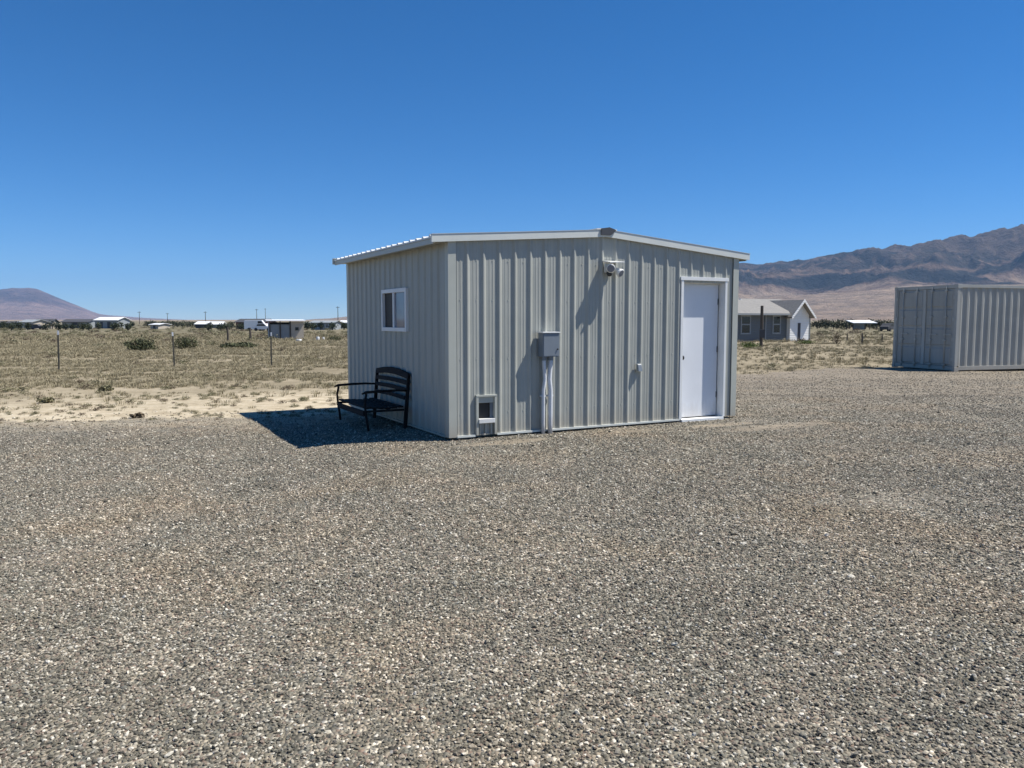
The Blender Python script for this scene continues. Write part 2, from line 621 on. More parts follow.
# ------------------------------------------------------------------ ground
def build_ground():
    angs = np.concatenate([np.linspace(-50, 50, 300), np.linspace(50, 310, 120)[1:-1]])
    radii = [0.0] + list(np.geomspace(1.5, 45000, 190))
    v, f = [(0, 0, 0)], []
    na = len(angs)
    for r in radii[1:]:
        for a in angs:
            x, y = r * math.sin(R(a)), r * math.cos(R(a))
            v.append((x, y, terrain(x, y)))
    for k in range(na):
        f.append((0, 1 + (k + 1) % na, 1 + k))
    for i in range(len(radii) - 2):
        for k in range(na):
            j = (k + 1) % na
            a0, b0 = 1 + i * na, 1 + (i + 1) * na
            f.append((a0 + k, a0 + j, b0 + j, b0 + k))
    me = bpy.data.meshes.new('desert_ground')
    me.from_pydata(v, [], f)
    me.polygons.foreach_set('use_smooth', [True] * len(me.polygons))
    me.materials.append(MATS['desert_soil'])
    o = bpy.data.objects.new('desert_ground', me)
    COL.objects.link(o)
    o['kind'] = 'structure'


build_ground()

YARD = [(-30, -12), (40, -12), (44, 33), (26, 31), (15, 27.4), (10.6, 24.6), (6.5, 22.2), (3, 19.4), (-1, 15.8),
        (-3.4, 13.3), (-5.5, 12.5), (-8, 12.0), (-14, 11.6), (-30, 11)]


def yard_outline():
    out = []
    for i, (x0, y0) in enumerate(YARD):
        x1, y1 = YARD[(i + 1) % len(YARD)]
        n = max(1, int(math.hypot(x1 - x0, y1 - y0) / 0.12))
        for k in range(n):
            x, y = x0 + (x1 - x0) * k / n, y0 + (y1 - y0) * k / n
            dx = 0.35 * noise.noise((x / 1.3, y / 1.3, 3)) + 0.15 * noise.noise((x * 3, y * 3, 8)) + 0.6 * noise.noise((x / 5, y / 5, 2))
            dy = 0.55 * noise.noise((x / 1.6, y / 1.6, 13)) + 0.3 * noise.noise((x * 2.2, y * 2.2, 18)) + 0.75 * noise.noise((x / 4, y / 4, 12))
            out.append((x + dx, y + dy))
    return out


OUT = yard_outline()


# The yard is flat, and so is the soil under it, up to 13 m; past that the yard follows the soil
# through a grid of its own, so it is built from cells instead of one fill.
def inside(px, py):
    poly = np.array(OUT)
    x, y = np.asarray(px), np.asarray(py)
    res = np.zeros(x.shape, bool)
    j = len(poly) - 1
    for i in range(len(poly)):
        xi, yi = poly[i]
        xj, yj = poly[j]
        cond = ((yi > y) != (yj > y))
        if cond.any():
            xc = (xj - xi) * (y - yi) / (yj - yi + 1e-12) + xi
            res ^= cond & (x < xc)
        j = i
    return res


def edge_dist(px, py):
    o_ = np.array(OUT)[::2]
    px, py = np.asarray(px), np.asarray(py)
    out = np.zeros(len(px))
    for i in range(0, len(px), 4000):
        dx = px[i:i + 4000, None] - o_[None, :, 0]
        dy = py[i:i + 4000, None] - o_[None, :, 1]
        out[i:i + 4000] = np.sqrt((dx * dx + dy * dy).min(1))
    return out


def build_yard_grid():
    step = 0.14
    xs, ys = np.arange(-14, 30, step), np.arange(-4, 33, step)
    gx, gy = np.meshgrid(xs + step / 2, ys + step / 2)
    m = inside(gx.ravel(), gy.ravel()).reshape(gx.shape)
    ids, v, f = {}, [], []

    def vid(i, j):
        if (i, j) not in ids:
            x, y = xs[0] + i * step, ys[0] + j * step
            jx = 0.05 * noise.noise((x * 2.3, y * 2.3, 4)) * 1.4
            jy = 0.05 * noise.noise((x * 2.3, y * 2.3, 14)) * 1.4
            ids[(i, j)] = len(v)
            edge = not (m[max(j - 2, 0):j + 2, max(i - 2, 0):i + 2].all())
            z = terrain(x, y) + (0.003 if edge else 0.022 + 0.014 * noise.noise((x / 1.1, y / 1.1, 6)))
            v.append((x + jx, y + jy, z))
        return ids[(i, j)]
    for j in range(m.shape[0]):
        for i in np.nonzero(m[j])[0]:
            f.append((vid(i, j), vid(i + 1, j), vid(i + 1, j + 1), vid(i, j + 1)))
    me = bpy.data.meshes.new('gravel_yard')
    me.from_pydata(v, [], f)
    ed = me.attributes.new('thickness', 'FLOAT', 'POINT')        # how thick the gravel lies: thins out to the rim
    ed.data.foreach_set('value', edge_dist([q[0] for q in v], [q[1] for q in v]).astype(np.float32))
    me.polygons.foreach_set('use_smooth', [True] * len(me.polygons))
    me.materials.append(MATS['gravel_bed'])
    o = bpy.data.objects.new('gravel_yard', me)
    COL.objects.link(o)
    o['kind'] = 'structure'
    return o


build_yard_grid()


# ------------------------------------------------------------------ scattering (gravel, grass: nobody could count them)
def scatter(name, pts, rot, scl, variants):
    me = bpy.data.meshes.new(name)
    n = len(pts)
    me.vertices.add(n)
    me.vertices.foreach_set('co', np.asarray(pts, np.float32).ravel())
    a = me.attributes.new('rot', 'FLOAT_VECTOR', 'POINT')
    a.data.foreach_set('vector', np.asarray(rot, np.float32).ravel())
    a = me.attributes.new('scl', 'FLOAT_VECTOR', 'POINT')
    a.data.foreach_set('vector', np.asarray(scl, np.float32).ravel())
    o = bpy.data.objects.new(name, me)
    COL.objects.link(o)
    src = bpy.data.collections.new(name + '_kinds')
    for v in variants:
        src.objects.link(v)
    g = bpy.data.node_groups.new(name, 'GeometryNodeTree')
    g.interface.new_socket('Geometry', in_out='INPUT', socket_type='NodeSocketGeometry')
    g.interface.new_socket('Geometry', in_out='OUTPUT', socket_type='NodeSocketGeometry')
    N = g.nodes.new
    gi, go = N('NodeGroupInput'), N('NodeGroupOutput')
    ci = N('GeometryNodeCollectionInfo')
    ci.inputs['Collection'].default_value = src
    ci.inputs['Separate Children'].default_value = True
    ci.inputs['Reset Children'].default_value = True
    ip = N('GeometryNodeInstanceOnPoints')
    ip.inputs['Pick Instance'].default_value = True
    at_r, at_s = N('GeometryNodeInputNamedAttribute'), N('GeometryNodeInputNamedAttribute')
    for nn, k in ((at_r, 'rot'), (at_s, 'scl')):
        nn.data_type = 'FLOAT_VECTOR'
        nn.inputs['Name'].default_value = k
    L = g.links.new
    L(gi.outputs[0], ip.inputs['Points'])
    L(ci.outputs[0], ip.inputs['Instance'])
    L(at_r.outputs['Attribute'], ip.inputs['Rotation'])
    L(at_s.outputs['Attribute'], ip.inputs['Scale'])
    L(ip.outputs[0], go.inputs[0])
    md = o.modifiers.new('scatter', 'NODES')
    md.node_group = g
    o['kind'] = 'stuff'
    return o


def variant(name, verts, faces, mat):
    me = bpy.data.meshes.new(name)
    me.from_pydata([tuple(v) for v in verts], [], faces)
    me.materials.append(MATS[mat])
    return bpy.data.objects.new(name, me)


def stone_variants(n=9):
    out = []
    for i in range(n):
        bm = bmesh.new()
        bmesh.ops.create_icosphere(bm, subdivisions=1 if i % 3 else 2, radius=1)
        off = random.uniform(0, 50)
        for v in bm.verts:
            k = 1 + 0.55 * noise.noise(v.co * 0.9 + Vector((off, 0, 0))) + random.uniform(-0.12, 0.12)
            v.co = v.co * k
            v.co.z = max(-0.6, min(0.62, v.co.z * 0.85))
        vs = [tuple(v.co) for v in bm.verts]
        bm.verts.index_update()
        fs = [tuple(v.index for v in f.verts) for f in bm.faces]
        bm.free()
        out.append(variant('gravel_stone', vs, fs, 'stone'))
    return out


def wedge(n, d0, d1, half=0.80, power=1.0):
    """n random points in the wedge in front of the camera"""
    u = rng.random(n)
    d = np.sqrt(d0 * d0 + u * (d1 * d1 - d0 * d0))
    x = (rng.random(n) * 2 - 1) * (half * d + 0.8)
    return x, d


SHED = Vector((-0.784, 9.734, 0))
YAW = R(28.4)
UX, UY = math.cos(YAW), math.sin(YAW)


def not_shed(x, y):
    a = (x - SHED.x) * UX + (y - SHED.y) * UY
    b = -(x - SHED.x) * UY + (y - SHED.y) * UX
    return ~((a > 0.09) & (a < 4.73) & (b > 0.07) & (b < 4.25))


def build_gravel():
    X, Y, Z, RAD = [], [], [], []
    for d0, d1, per_m2, r0, r1 in ((2.0, 4.5, 4600, .0040, .0098), (4.5, 8, 2900, .0045, .0108), (8, 10.5, 1500, .0052, .0125), (10.5, 13, 850, .006, .0135), (13, 16, 420, .007, .015), (16, 20, 200, .008, .016), (20, 25, 90, .009, .017)):
        area = 0.8 * (d1 * d1 - d0 * d0) + 1.6 * (d1 - d0)
        n = int(area * per_m2)
        x, y = wedge(n, d0, d1)
        ok = inside(x, y) & not_shed(x, y)
        # thin drifts where the fines show through
        x, y = x[ok], y[ok]
        keep = np.array([noise.noise((a * 0.7, b * 0.7, 21)) + 0.5 * noise.noise((a * 2.1, b * 2.1, 31)) for a, b in zip(x, y)])
        thick = np.ones(len(x)) * 9.0
        if d1 > 9:
            thick = edge_dist(x, y)
        ok = (rng.random(len(x)) < np.clip(0.04 + thick / 2.6, 0, 1)) & (rng.random(len(x)) < np.clip(1.05 - 1.1 * np.clip(keep - 0.18, 0, 1), 0.25, 1))
        for bx_, by_, ba, lx, ly in BARE:
            ca, sa = math.cos(R(ba)), math.sin(R(ba))
            q = np.hypot(((x - bx_) * ca + (y - by_) * sa) / lx, (-(x - bx_) * sa + (y - by_) * ca) / ly)
            ok &= (q > 1.0) | (rng.random(len(x)) < .22)
        x, y = x[ok], y[ok]
        r = r0 + (r1 - r0) * rng.random(len(x)) ** 2.0
        big = rng.random(len(x)) < 0.012
        r[big] *= 1.7
        z = np.array([terrain(a, b) + 0.022 + 0.014 * noise.noise((a / 1.1, b / 1.1, 6)) for a, b in zip(x, y)]) + r * 0.30
        X.append(x), Y.append(y), Z.append(z), RAD.append(r)
    # stray stones past the ragged edge of the yard
    n = 26000
    x, y = wedge(n, 9.5, 26)
    ok = ~inside(x, y) & not_shed(x, y) & (inside(x * .93, y * .93))
    x, y = x[ok], y[ok]
    X.append(x), Y.append(y), RAD.append(.006 + .013 * rng.random(len(x)) ** 2)
    Z.append(np.array([terrain(a, b) for a, b in zip(x, y)]) + 0.003)
    x, y, z, r = map(np.concatenate, (X, Y, Z, RAD))
    n = len(x)
    rot = np.stack([rng.normal(0, .5, n), rng.normal(0, .5, n), rng.random(n) * 6.28], 1)
    scl = np.stack([r * rng.uniform(.8, 1.35, n), r * rng.uniform(.7, 1.1, n), r * rng.uniform(.65, 1.0, n)], 1)
    print('stones', n)
    tag(scatter('gravel', np.stack([x, y, z], 1), rot, scl, stone_variants()), 'loose mixed grey and tan gravel covering the yard', 'gravel', None, 'stuff')


build_gravel()


def tuft_variant(i, mat, blades, h, spread, width):
    v, f = [], []
    for k in range(blades):
        a = random.uniform(0, 6.283)
        r = spread * math.sqrt(random.random()) * 0.55
        bx, by = r * math.cos(a), r * math.sin(a)
        lean = random.uniform(0.1, 0.75)
        a2 = a + random.uniform(-0.8, 0.8)
        hh = h * random.uniform(0.45, 1.0)
        tx, ty = bx + math.cos(a2) * lean * hh, by + math.sin(a2) * lean * hh
        px, py = -math.sin(a2) * width, math.cos(a2) * width
        mx, my = bx + (tx - bx) * 0.4, by + (ty - by) * 0.4
        n = len(v)
        v += [(bx - px, by - py, -0.02), (bx + px, by + py, -0.02), (mx + px * .8, my + py * .8, hh * 0.6), (mx - px * .8, my - py * .8, hh * 0.6), (tx, ty, hh)]
        f += [(n, n + 1, n + 2, n + 3), (n + 3, n + 2, n + 4)]
    return variant('grass_tuft', v, f, mat)


def leafy(n, rx, ry, rz, leaf, seed, gap=0.5, base=0.0):
    """leaf clumps spread through an uneven crown; returns verts, faces"""
    rnd = random.Random(seed)
    v, f = [], []
    while len(f) < n:
        d = Vector((rnd.gauss(0, 1), rnd.gauss(0, 1), rnd.gauss(0, 1))).normalized()
        r = rnd.random() ** 0.45
        lump = 1 + gap * noise.noise(d * 1.7 + Vector((seed, 0, 0))) + 0.35 * noise.noise(d * 4.1 + Vector((0, seed, 0)))
        p = Vector((d.x * rx, d.y * ry, d.z * rz)) * r * lump
        if noise.noise(p / max(rx, rz) * 3.3 + Vector((0, 0, seed))) < -0.16:
            continue
        if p.z + base < 0.0:
            continue
        q = Vector((rnd.gauss(0, 1), rnd.gauss(0, 1), rnd.gauss(0, 1))).normalized()
        a = q.orthogonal().normalized() * leaf * rnd.uniform(0.6, 1.3)
        b = q.cross(a).normalized() * leaf * rnd.uniform(0.5, 1.0)
        k = len(v)
        c = p + Vector((0, 0, base))
        v += [c - a - b * .3, c - b, c + a - b * .2, c + b]
        f.append((k, k + 1, k + 2, k + 3))
    return v, f


def build_grass():
    kinds = [tuft_variant(i, 'dry_grass', 26, random.uniform(.16, .30), random.uniform(.18, .34), .006) for i in range(5)]
    X, Y, SC = [], [], []
    for d0, d1, per, s0, s1 in ((11.5, 18, 26, .2, .6), (18, 30, 40, .3, .7), (30, 55, 20, .45, 1.0), (55, 110, 5.0, .8, 1.7)):
        area = 0.75 * (d1 * d1 - d0 * d0)
        n = int(area * per)
        x, y = wedge(n, d0, d1, 0.75)
        ok = ~inside(x, y) & not_shed(x, y)
        x, y = x[ok], y[ok]
        nz = np.array([0.6 * noise.noise((a / 3.5, b / 2.2, 40)) + 0.6 * noise.noise((a / 1.1, b / 1.1, 44)) + 0.9 * noise.noise((a / 9, b / 1.3, 48)) for a, b in zip(x, y)])
        dd = np.hypot(x, y)
        dens = np.clip((dd - 14.5) / 8.0, 0.03, 1.0)            # bare sand beside the yard
        right = np.clip((x - 2) / 4, 0, 1)
        dens = np.where(right > 0, dens * (1 - 0.72 * right), dens)
        ok = rng.random(len(x)) < np.clip(dens * (0.75 + 1.5 * nz), 0.0, 1)
        x, y = x[ok], y[ok]
        X.append(x), Y.append(y), SC.append(s0 + (s1 - s0) * rng.random(len(x)))
    x, y, s = map(np.concatenate, (X, Y, SC))
    n = len(x)
    z = np.array([terrain(a, b) for a, b in zip(x, y)])
    rot = np.stack([np.zeros(n), np.zeros(n), rng.random(n) * 6.28], 1)
    scl = np.stack([s * 1.25, s * 1.25, s * rng.uniform(.45, .85, n)], 1)
    print('tufts', n)
    tag(scatter('dry_grass', np.stack([x, y, z], 1), rot, scl, kinds), 'dry straw coloured grass over the desert field', 'grass', None, 'stuff')
    # low brush
    kb = []
    for i in range(2):
        v, f = leafy(150, .42, .42, .22, .04, 160 + i, .6, .12)
        kb.append(variant('brush', v, f, 'tumble'))
    for i in range(4):
        v, f = leafy(170, .42, .42, .26, .045, 60 + i, .5, .14)
        kb.append(variant('brush', v, f, 'sage'))
    X, Y, SC = [], [], []
    for d0, d1, per, s0, s1 in ((10.9, 13.4, 20, .05, .19), (13.4, 17, 10, .06, .26), (17, 24, 1.3, .16, .5), (24, 60, .10, .4, .9), (60, 140, .11, .9, 1.7), (140, 420, .018, 1.2, 2.6)):
        area = 0.75 * (d1 * d1 - d0 * d0)
        n = int(area * per)
        x, y = wedge(n, d0, d1, 0.75)
        ok = (~inside(x, y) | ((edge_dist(x, y) < 0.8) & (d0 < 20) & (y > 9))) & not_shed(x, y)
        x, y = x[ok], y[ok]
        nz = np.array([noise.noise((a / 7, b / 4, 70)) for a, b in zip(x, y)])
        ok = rng.random(len(x)) < np.clip(0.55 + 1.3 * nz, 0.05, 1) * np.where((x > 3) & (y < 100), .35, 1)
        x, y = x[ok], y[ok]
        X.append(x), Y.append(y), SC.append(s0 + (s1 - s0) * rng.random(len(x)))
    x, y, s = map(np.concatenate, (X, Y, SC))
    n = len(x)
    z = np.array([terrain(a, b) for a, b in zip(x, y)])
    rot = np.stack([np.zeros(n), np.zeros(n), rng.random(n) * 6.28], 1)
    scl = np.stack([s, s, s * rng.uniform(.5, 1.0, n)], 1)
    print('brush', n)
    tag(scatter('scrub', np.stack([x, y, z], 1), rot, scl, kb), 'low olive desert scrub dotted over the field', 'scrub', None, 'stuff')


build_grass()


# ------------------------------------------------------------------ mountains
def interp(xs, ys, x):
    return float(np.interp(x, xs, ys))


def heightfield(name, mat, px0, px1, npx, r0, r1, nr, crest_r, prof, fan_end, fan_frac, seed, ridge_sc, amp):
    """a range of hills: an alluvial fan that rises to spurs and a crest at crest_r"""
    th0, th1 = math.atan((px0 - 512) / F), math.atan((px1 - 512) / F)
    ths = np.linspace(th0, th1, npx)
    rs = np.linspace(r0, r1, nr)
    pxs, pys = [p[0] for p in prof], [p[1] for p in prof]
    H = np.zeros((npx, nr))
    for i, th in enumerate(ths):
        px = 512 + F * math.tan(th)
        rise = (319.5 - interp(pxs, pys, px)) / F * math.cos(th) * crest_r      # crest height
        for j, r in enumerate(rs):
            x, y = r * math.sin(th), r * math.cos(th)
            t = (r - r0) / (crest_r - r0)
            n1 = noise.ridged_multi_fractal((x / ridge_sc + seed, y / ridge_sc, seed), 0.9, 2.1, 6, 1.0, 2.0) / 2.6
            n2 = noise.fractal((x / (ridge_sc * 2.2), y / (ridge_sc * 2.2), seed + 5), 0.8, 2.0, 4)
            ft = fan_end + 0.10 * n2
            fan = fan_frac * min(1.0, max(0.0, t / ft)) ** 1.35
            m = smooth(ft - 0.04, 1.0, t) if t <= 1 else 1 - 0.5 * smooth(1.0, 1.7, t)
            body = (1 - fan_frac) * m
            spur = amp * (n1 - 0.62) * min(1.0, m * 2.2) * (1 - 0.55 * smooth(0.85, 1.0, t) * (1 - smooth(1.0, 1.12, t)))
            small = 0.012 * n2 * min(1, t * 3)
            H[i, j] = rise * max(0.0, fan + body + spur + small)
    # settle the skyline on the outline without combing single columns
    for i, th in enumerate(ths):
        pass
    cur = np.max((H - CAMH) / rs[None, :], 1)
    want = np.array([(319.5 - interp(pxs, pys, 512 + F * math.tan(t))) / F * math.cos(t) for t in ths])
    ratio = np.clip(want / np.maximum(cur, 1e-4), 0.4, 1.8)
    k = max(3, npx // 90)
    pad = np.pad(ratio, k, mode='edge')
    ratio = np.array([pad[i:i + 2 * k + 1].mean() for i in range(npx)])
    H *= ratio[:, None]
    v, f = [], []
    for i, th in enumerate(ths):
        for j, r in enumerate(rs):
            v.append((r * math.sin(th), r * math.cos(th), H[i, j] - 1.0))
    for i in range(npx - 1):
        for j in range(nr - 1):
            a = i * nr + j
            f.append((a, a + 1, a + nr + 1, a + nr))
    me = bpy.data.meshes.new(name)
    me.from_pydata(v, [], f)
    if me.polygons[len(me.polygons) // 2].normal.z < 0:
        me.flip_normals()
    me.polygons.foreach_set('use_smooth', [True] * len(me.polygons))
    me.materials.append(MATS[mat])
    o = bpy.data.objects.new(name, me)
    COL.objects.link(o)
    o['kind'] = 'structure'
    return o


heightfield('mountain_range', 'range_rock', 300, 1500, 840, 2300, 9000, 210, 6300,
            [(300, 319.6), (330, 318.2), (350, 316.0), (450, 306), (600, 284), (700, 267), (738, 263), (755, 265), (775, 262), (800, 260.5), (830, 254.5),
             (843, 253), (855, 250), (880, 247.5), (900, 246), (920, 243.5), (945, 237.5), (965, 237), (985, 231.5), (1003, 228.5),
             (1024, 227), (1060, 231), (1120, 236), (1200, 230), (1300, 244), (1500, 262)], 0.42, 0.27, 3.3, 1000.0, 0.85)
heightfield('mesa', 'mesa_rock', -330, 190, 300, 9000, 17000, 90, 13000,
            [(-330, 305), (-200, 296), (-90, 299), (-30, 293), (-5, 290.5), (9, 288.8), (16, 288.0), (24, 288.3), (32, 287.9), (40, 288.9), (50, 293), (58, 296.6), (70, 301.6), (82, 306.4), (94, 311.4), (102, 314.0), (112, 315.2),
             (125, 316), (145, 317.6), (165, 318.6), (190, 319.6)], 0.35, 0.22, 8.1, 2600.0, 0.28)


# ------------------------------------------------------------------ haze
def build_haze():
    me_b = MB().box(-16000, 16000, -300, 17600, -4.5, 960)
    m = bpy.data.materials.new('haze_air')
    m.use_nodes = True
    nt = m.node_tree
    for n in list(nt.nodes):
        if n.type != 'OUTPUT_MATERIAL':
            nt.nodes.remove(n)
    vol = nt.nodes.new('ShaderNodeVolumePrincipled')
    vol.inputs['Color'].default_value = (0.33, 0.60, 1.0, 1)
    vol.inputs['Density'].default_value = 4.6e-5
    vol.inputs['Anisotropy'].default_value = 0.0
    nt.links.new(vol.outputs[0], nt.nodes['Material Output'].inputs['Volume'])
    o = me_b.build('haze', m)
    o['kind'] = 'stuff'


build_haze()


# ------------------------------------------------------------------ the metal shed
W, LEN = 4.82, 4.32
Z0 = 0.062                      # foot of the wall panels
RIDGE_A = 2.35
EAVES = ((-0.235, 2.567), (W + 0.185, 2.537))
RIDGE_Z = 2.757


def roof_z(a):
    ea, ez = EAVES[0] if a <= RIDGE_A else EAVES[1]
    return RIDGE_Z + (ez - RIDGE_Z) * (a - RIDGE_A) / (ea - RIDGE_A)


shed = thing('metal_shed', 'pale grey ribbed metal shed with white door on the gravel yard', 'shed', SHED, YAW)

PITCH_RIB = 0.2286
RIB = [(-.040, 0), (-.009, .022), (.006, .022), (.040, 0), (.078, 0), (.086, .0025), (.094, .0025), (.102, 0), (.128, 0), (.136, .0025), (.144, .0025), (.152, 0)]


def rib_line(length, start):
    pts = [(0.0, 0.0)]
    k = -1
    while True:
        base = start + k * PITCH_RIB
        if base - 0.05 > length:
            break
        for da, h in RIB:
            a = base + da
            if 0.002 < a < length - 0.002:
                pts.append((a, h))
        k += 1
    pts.append((length, 0.0))
    return pts


def ribbed_wall(name, length, start, fn, zb, zt, openings, mat):
    """fn(a, out, z) -> local point; openings: (a0, a1, z0, z1)"""
    pts = rib_line(length, start)
    A = [p[0] for p in pts]
    H = [p[1] for p in pts]
    brk = sorted(set(A + [e for o in openings for e in (o[0], o[1])]))
    mb = MB()
    for a0, a1 in zip(brk, brk[1:]):
        if a1 - a0 < 1e-6:
            continue
        h0, h1 = interp(A, H, a0), interp(A, H, a1)
        mid = (a0 + a1) / 2
        spans = [(None, None)]
        zs = [zb]
        cuts = sorted([(o[2], o[3]) for o in openings if o[0] < mid < o[1]])
        lo = zb
        for c0, c1 in cuts:
            if c0 > lo:
                mb.poly([fn(a0, h0, lo), fn(a1, h1, lo), fn(a1, h1, c0), fn(a0, h0, c0)])
            lo = max(lo, c1)
        mb.poly([fn(a0, h0, lo), fn(a1, h1, lo), fn(a1, h1, zt(a1)), fn(a0, h0, zt(a0))])
    return mb.build(name, mat, shed)


DOOR = (3.745, 4.585, 0.06, 2.10)
PET = (0.365, 0.640, 0.085, 0.555)
WIN = (1.43, 2.47, 1.39, 1.99)
front = lambda a, o, z: (a, -o, z)
left = lambda a, o, z: (-o, a, z)
top_front = lambda a: roof_z(a) - 0.045
top_left = lambda a: roof_z(0) - 0.045
top_right = lambda a: roof_z(W) - 0.045
ribbed_wall('front_wall', W, 0.017, front, Z0, top_front, [DOOR, PET], 'wall_metal')
ribbed_wall('left_wall', LEN, 0.12, left, Z0, top_left, [WIN], 'wall_metal')
ribbed_wall('right_wall', LEN, 0.12, lambda a, o, z: (W + o, a, z), Z0, top_right, [], 'wall_metal')
ribbed_wall('back_wall', W, 0.12, lambda a, o, z: (a, LEN + o, z), Z0, top_front, [], 'wall_metal')
MB().box(0.10, W - .10, 0.10, LEN - .10, -0.05, 0.058).build('foundation', 'concrete', shed)

# roof: ribbed sheets on both slopes
roof = MB()
prof = rib_line(LEN + 0.09, 0.1)
for e, EZ in EAVES:
    r = RIDGE_A
    for (b0, h0), (b1, h1) in zip(prof, prof[1:]):
        y0, y1 = b0 - 0.045, b1 - 0.045
        k = 1.1
        roof.poly([(e, y0, EZ + h0 * k), (r, y0, RIDGE_Z + h0 * k), (r, y1, RIDGE_Z + h1 * k), (e, y1, EZ + h1 * k)])
        roof.poly([(e, y0, EZ + h0 * k), (e, y1, EZ + h1 * k), (e, y1, EZ - .018), (e, y0, EZ - .018)])
        roof.poly([(e, y0, EZ - .018), (e, y1, EZ - .018), (r, y1, RIDGE_Z - .018), (r, y0, RIDGE_Z - .018)])
roof_o = roof.build('roof', 'roof_metal', shed)

# rake trim along the gable, front and back
RUNS = ((EAVES[0][0] - .02, RIDGE_A), (RIDGE_A, EAVES[1][0] + .02))
for nm, y0, y1 in (('rake_trim', -0.064, -0.030), ('rake_trim', LEN + .030, LEN + .064)):
    t = MB()
    for i, (a0, a1) in enumerate(RUNS):
        za, zb_ = (roof_z(a0), RIDGE_Z) if i == 0 else (RIDGE_Z, roof_z(a1))
        t.hull8([(a0, y0, za - .070), (a1, y0, zb_ - .070), (a1, y1, zb_ - .070), (a0, y1, za - .070),
                 (a0, y0, za + .024), (a1, y0, zb_ + .024), (a1, y1, zb_ + .024), (a0, y1, za + .024)])
    rk = t.build(nm, 'trim_white', shed)
    t = MB()
    for i, (a0, a1) in enumerate(RUNS):      # folded lip over the sheet
        za, zb_ = (roof_z(a0), RIDGE_Z) if i == 0 else (RIDGE_Z, roof_z(a1))
        yi, yo = (y1 - .040, y1 + .05) if y0 < 0 else (y0 - .05, y0 + .040)
        t.hull8([(a0, yi, za + .0255), (a1, yi, zb_ + .0255), (a1, yo, zb_ + .0255), (a0, yo, za + .0255),
                 (a0, yi, za + .030), (a1, yi, zb_ + .030), (a1, yo, zb_ + .030), (a0, yo, za + .030)])
    t.build('rake_lip', 'trim_white', shed)
# eave trim below the sheet edge
for (ea, EZ), sg in zip(EAVES, (1, -1)):
    a0, a1 = sorted((ea + sg * .012, ea + sg * .030))
    MB().box(a0, a1, -0.028, LEN + .028, EZ - .085, EZ - .020).build('eave_trim', 'trim_corner', shed)
    a0, a1 = (ea + .04, -.03) if sg > 0 else (W + .03, ea - .04)
    MB().box(a0, a1, 0.01, LEN - .01, EZ - .060, EZ - .048).build('soffit', 'wall_metal', shed)
# ridge cap with a dark closure at its front end
rc = MB()
for s in (-1, 1):
    rc.hull8([(RIDGE_A, -.05, RIDGE_Z + .034), (RIDGE_A + s * .17, -.05, RIDGE_Z + .024), (RIDGE_A + s * .17, LEN + .05, RIDGE_Z + .024), (RIDGE_A, LEN + .05, RIDGE_Z + .034),
              (RIDGE_A, -.05, RIDGE_Z + .050), (RIDGE_A + s * .17, -.05, RIDGE_Z + .038), (RIDGE_A + s * .17, LEN + .05, RIDGE_Z + .038), (RIDGE_A, LEN + .05, RIDGE_Z + .050)])
rc.build('ridge_cap', 'roof_metal', shed)
MB().prism([(-.115, -.052), (.03, -.052), (.055, -.045), (.135, .020), (.10, .038), (0.02, .058), (-.115, .036)],
           lambda p, q, t: (RIDGE_A + p, t, RIDGE_Z + q), -.084, -.073).build('ridge_end_cap', 'ridge_dark', shed)

# corner trims
for cx, cy, sx, sy in ((0, 0, -1, -1), (W, 0, 1, -1), (0, LEN, -1, 1), (W, LEN, 1, 1)):
    o = 0.024
    zt = roof_z(cx) - .05
    t = MB()
    x0, x1 = sorted((cx + sx * o, cx - sx * .085))
    y0, y1 = sorted((cy + sy * o, cy + sy * (o - .004)))
    t.box(x0, x1, y0, y1, Z0 - .004, zt)
    x0, x1 = sorted((cx + sx * o, cx + sx * (o - .004)))
    y0, y1 = sorted((cy + sy * (o - .0045), cy - sy * .085))
    t.box(x0, x1, y0, y1, Z0 - .004, zt)
    t.build('corner_trim', 'trim_corner', shed)
# base trim (drip edge)
for a0, a1 in ((0.09, PET[0] - .02), (PET[1] + .02, DOOR[0] - .03)):
    MB().box(a0, a1, -.030, -.0015, Z0 - .012, Z0 + .014).build('base_trim', 'trim_white', shed)
MB().box(-.030, -.0015, 0.09, LEN - .09, Z0 - .012, Z0 + .014).build('base_trim', 'trim_corner', shed)

# door: recessed leaf, jambs, header
REC = 0.140
d0, d1, dz0, dz1 = DOOR
fr = MB()
fr.box(d0 - .035, d0 + .012, -.028, REC, dz0, dz1 + .03)                  # left jamb
fr.box(d1 - .012, d1 + .028, -.028, REC, dz0, dz1 + .03)                  # right jamb
fr.box(d0 - .05, d1 + .05, -.034, REC, dz1 + .0305, dz1 + .082)           # header
fr.box(d0 + .0125, d1 - .0125, REC - .034, REC, dz1 - .016, dz1 + .03)
df = fr.build('door_frame', 'frame_white', shed, 0.002)
MB().box(d0 + .005, d1 - .005, -.045, REC + .02, dz0 - .052, dz0 - .002).build('threshold', 'frame_white', shed, 0.003)
door = MB().box(d0 + .0145, d1 - .0305, REC - .036, REC + .006, dz0 + .012, dz1 - .018).build('door', 'door_white', shed, 0.003)
MB().box(d1 - .030, d1 - .0125, REC - .022, REC + .004, dz0 + .012, dz1 - .018).build('weather_strip', 'dark_rubber', shed)
kb = MB()
kb.tube([(d0 + .075, REC - .036, 0.98), (d0 + .075, REC - .046, 0.98)], .032, 16)
kb.tube([(d0 + .075, REC - .046, 0.98), (d0 + .075, REC - .070, 0.98)], .012, 12)
kb.tube([(d0 + .075, REC - .068, 0.98), (d0 + .075, REC - .078, 0.98), (d0 + .075, REC - .092, 0.98), (d0 + .075, REC - .102, 0.98)], [.022, .036, .036, .022], 16)
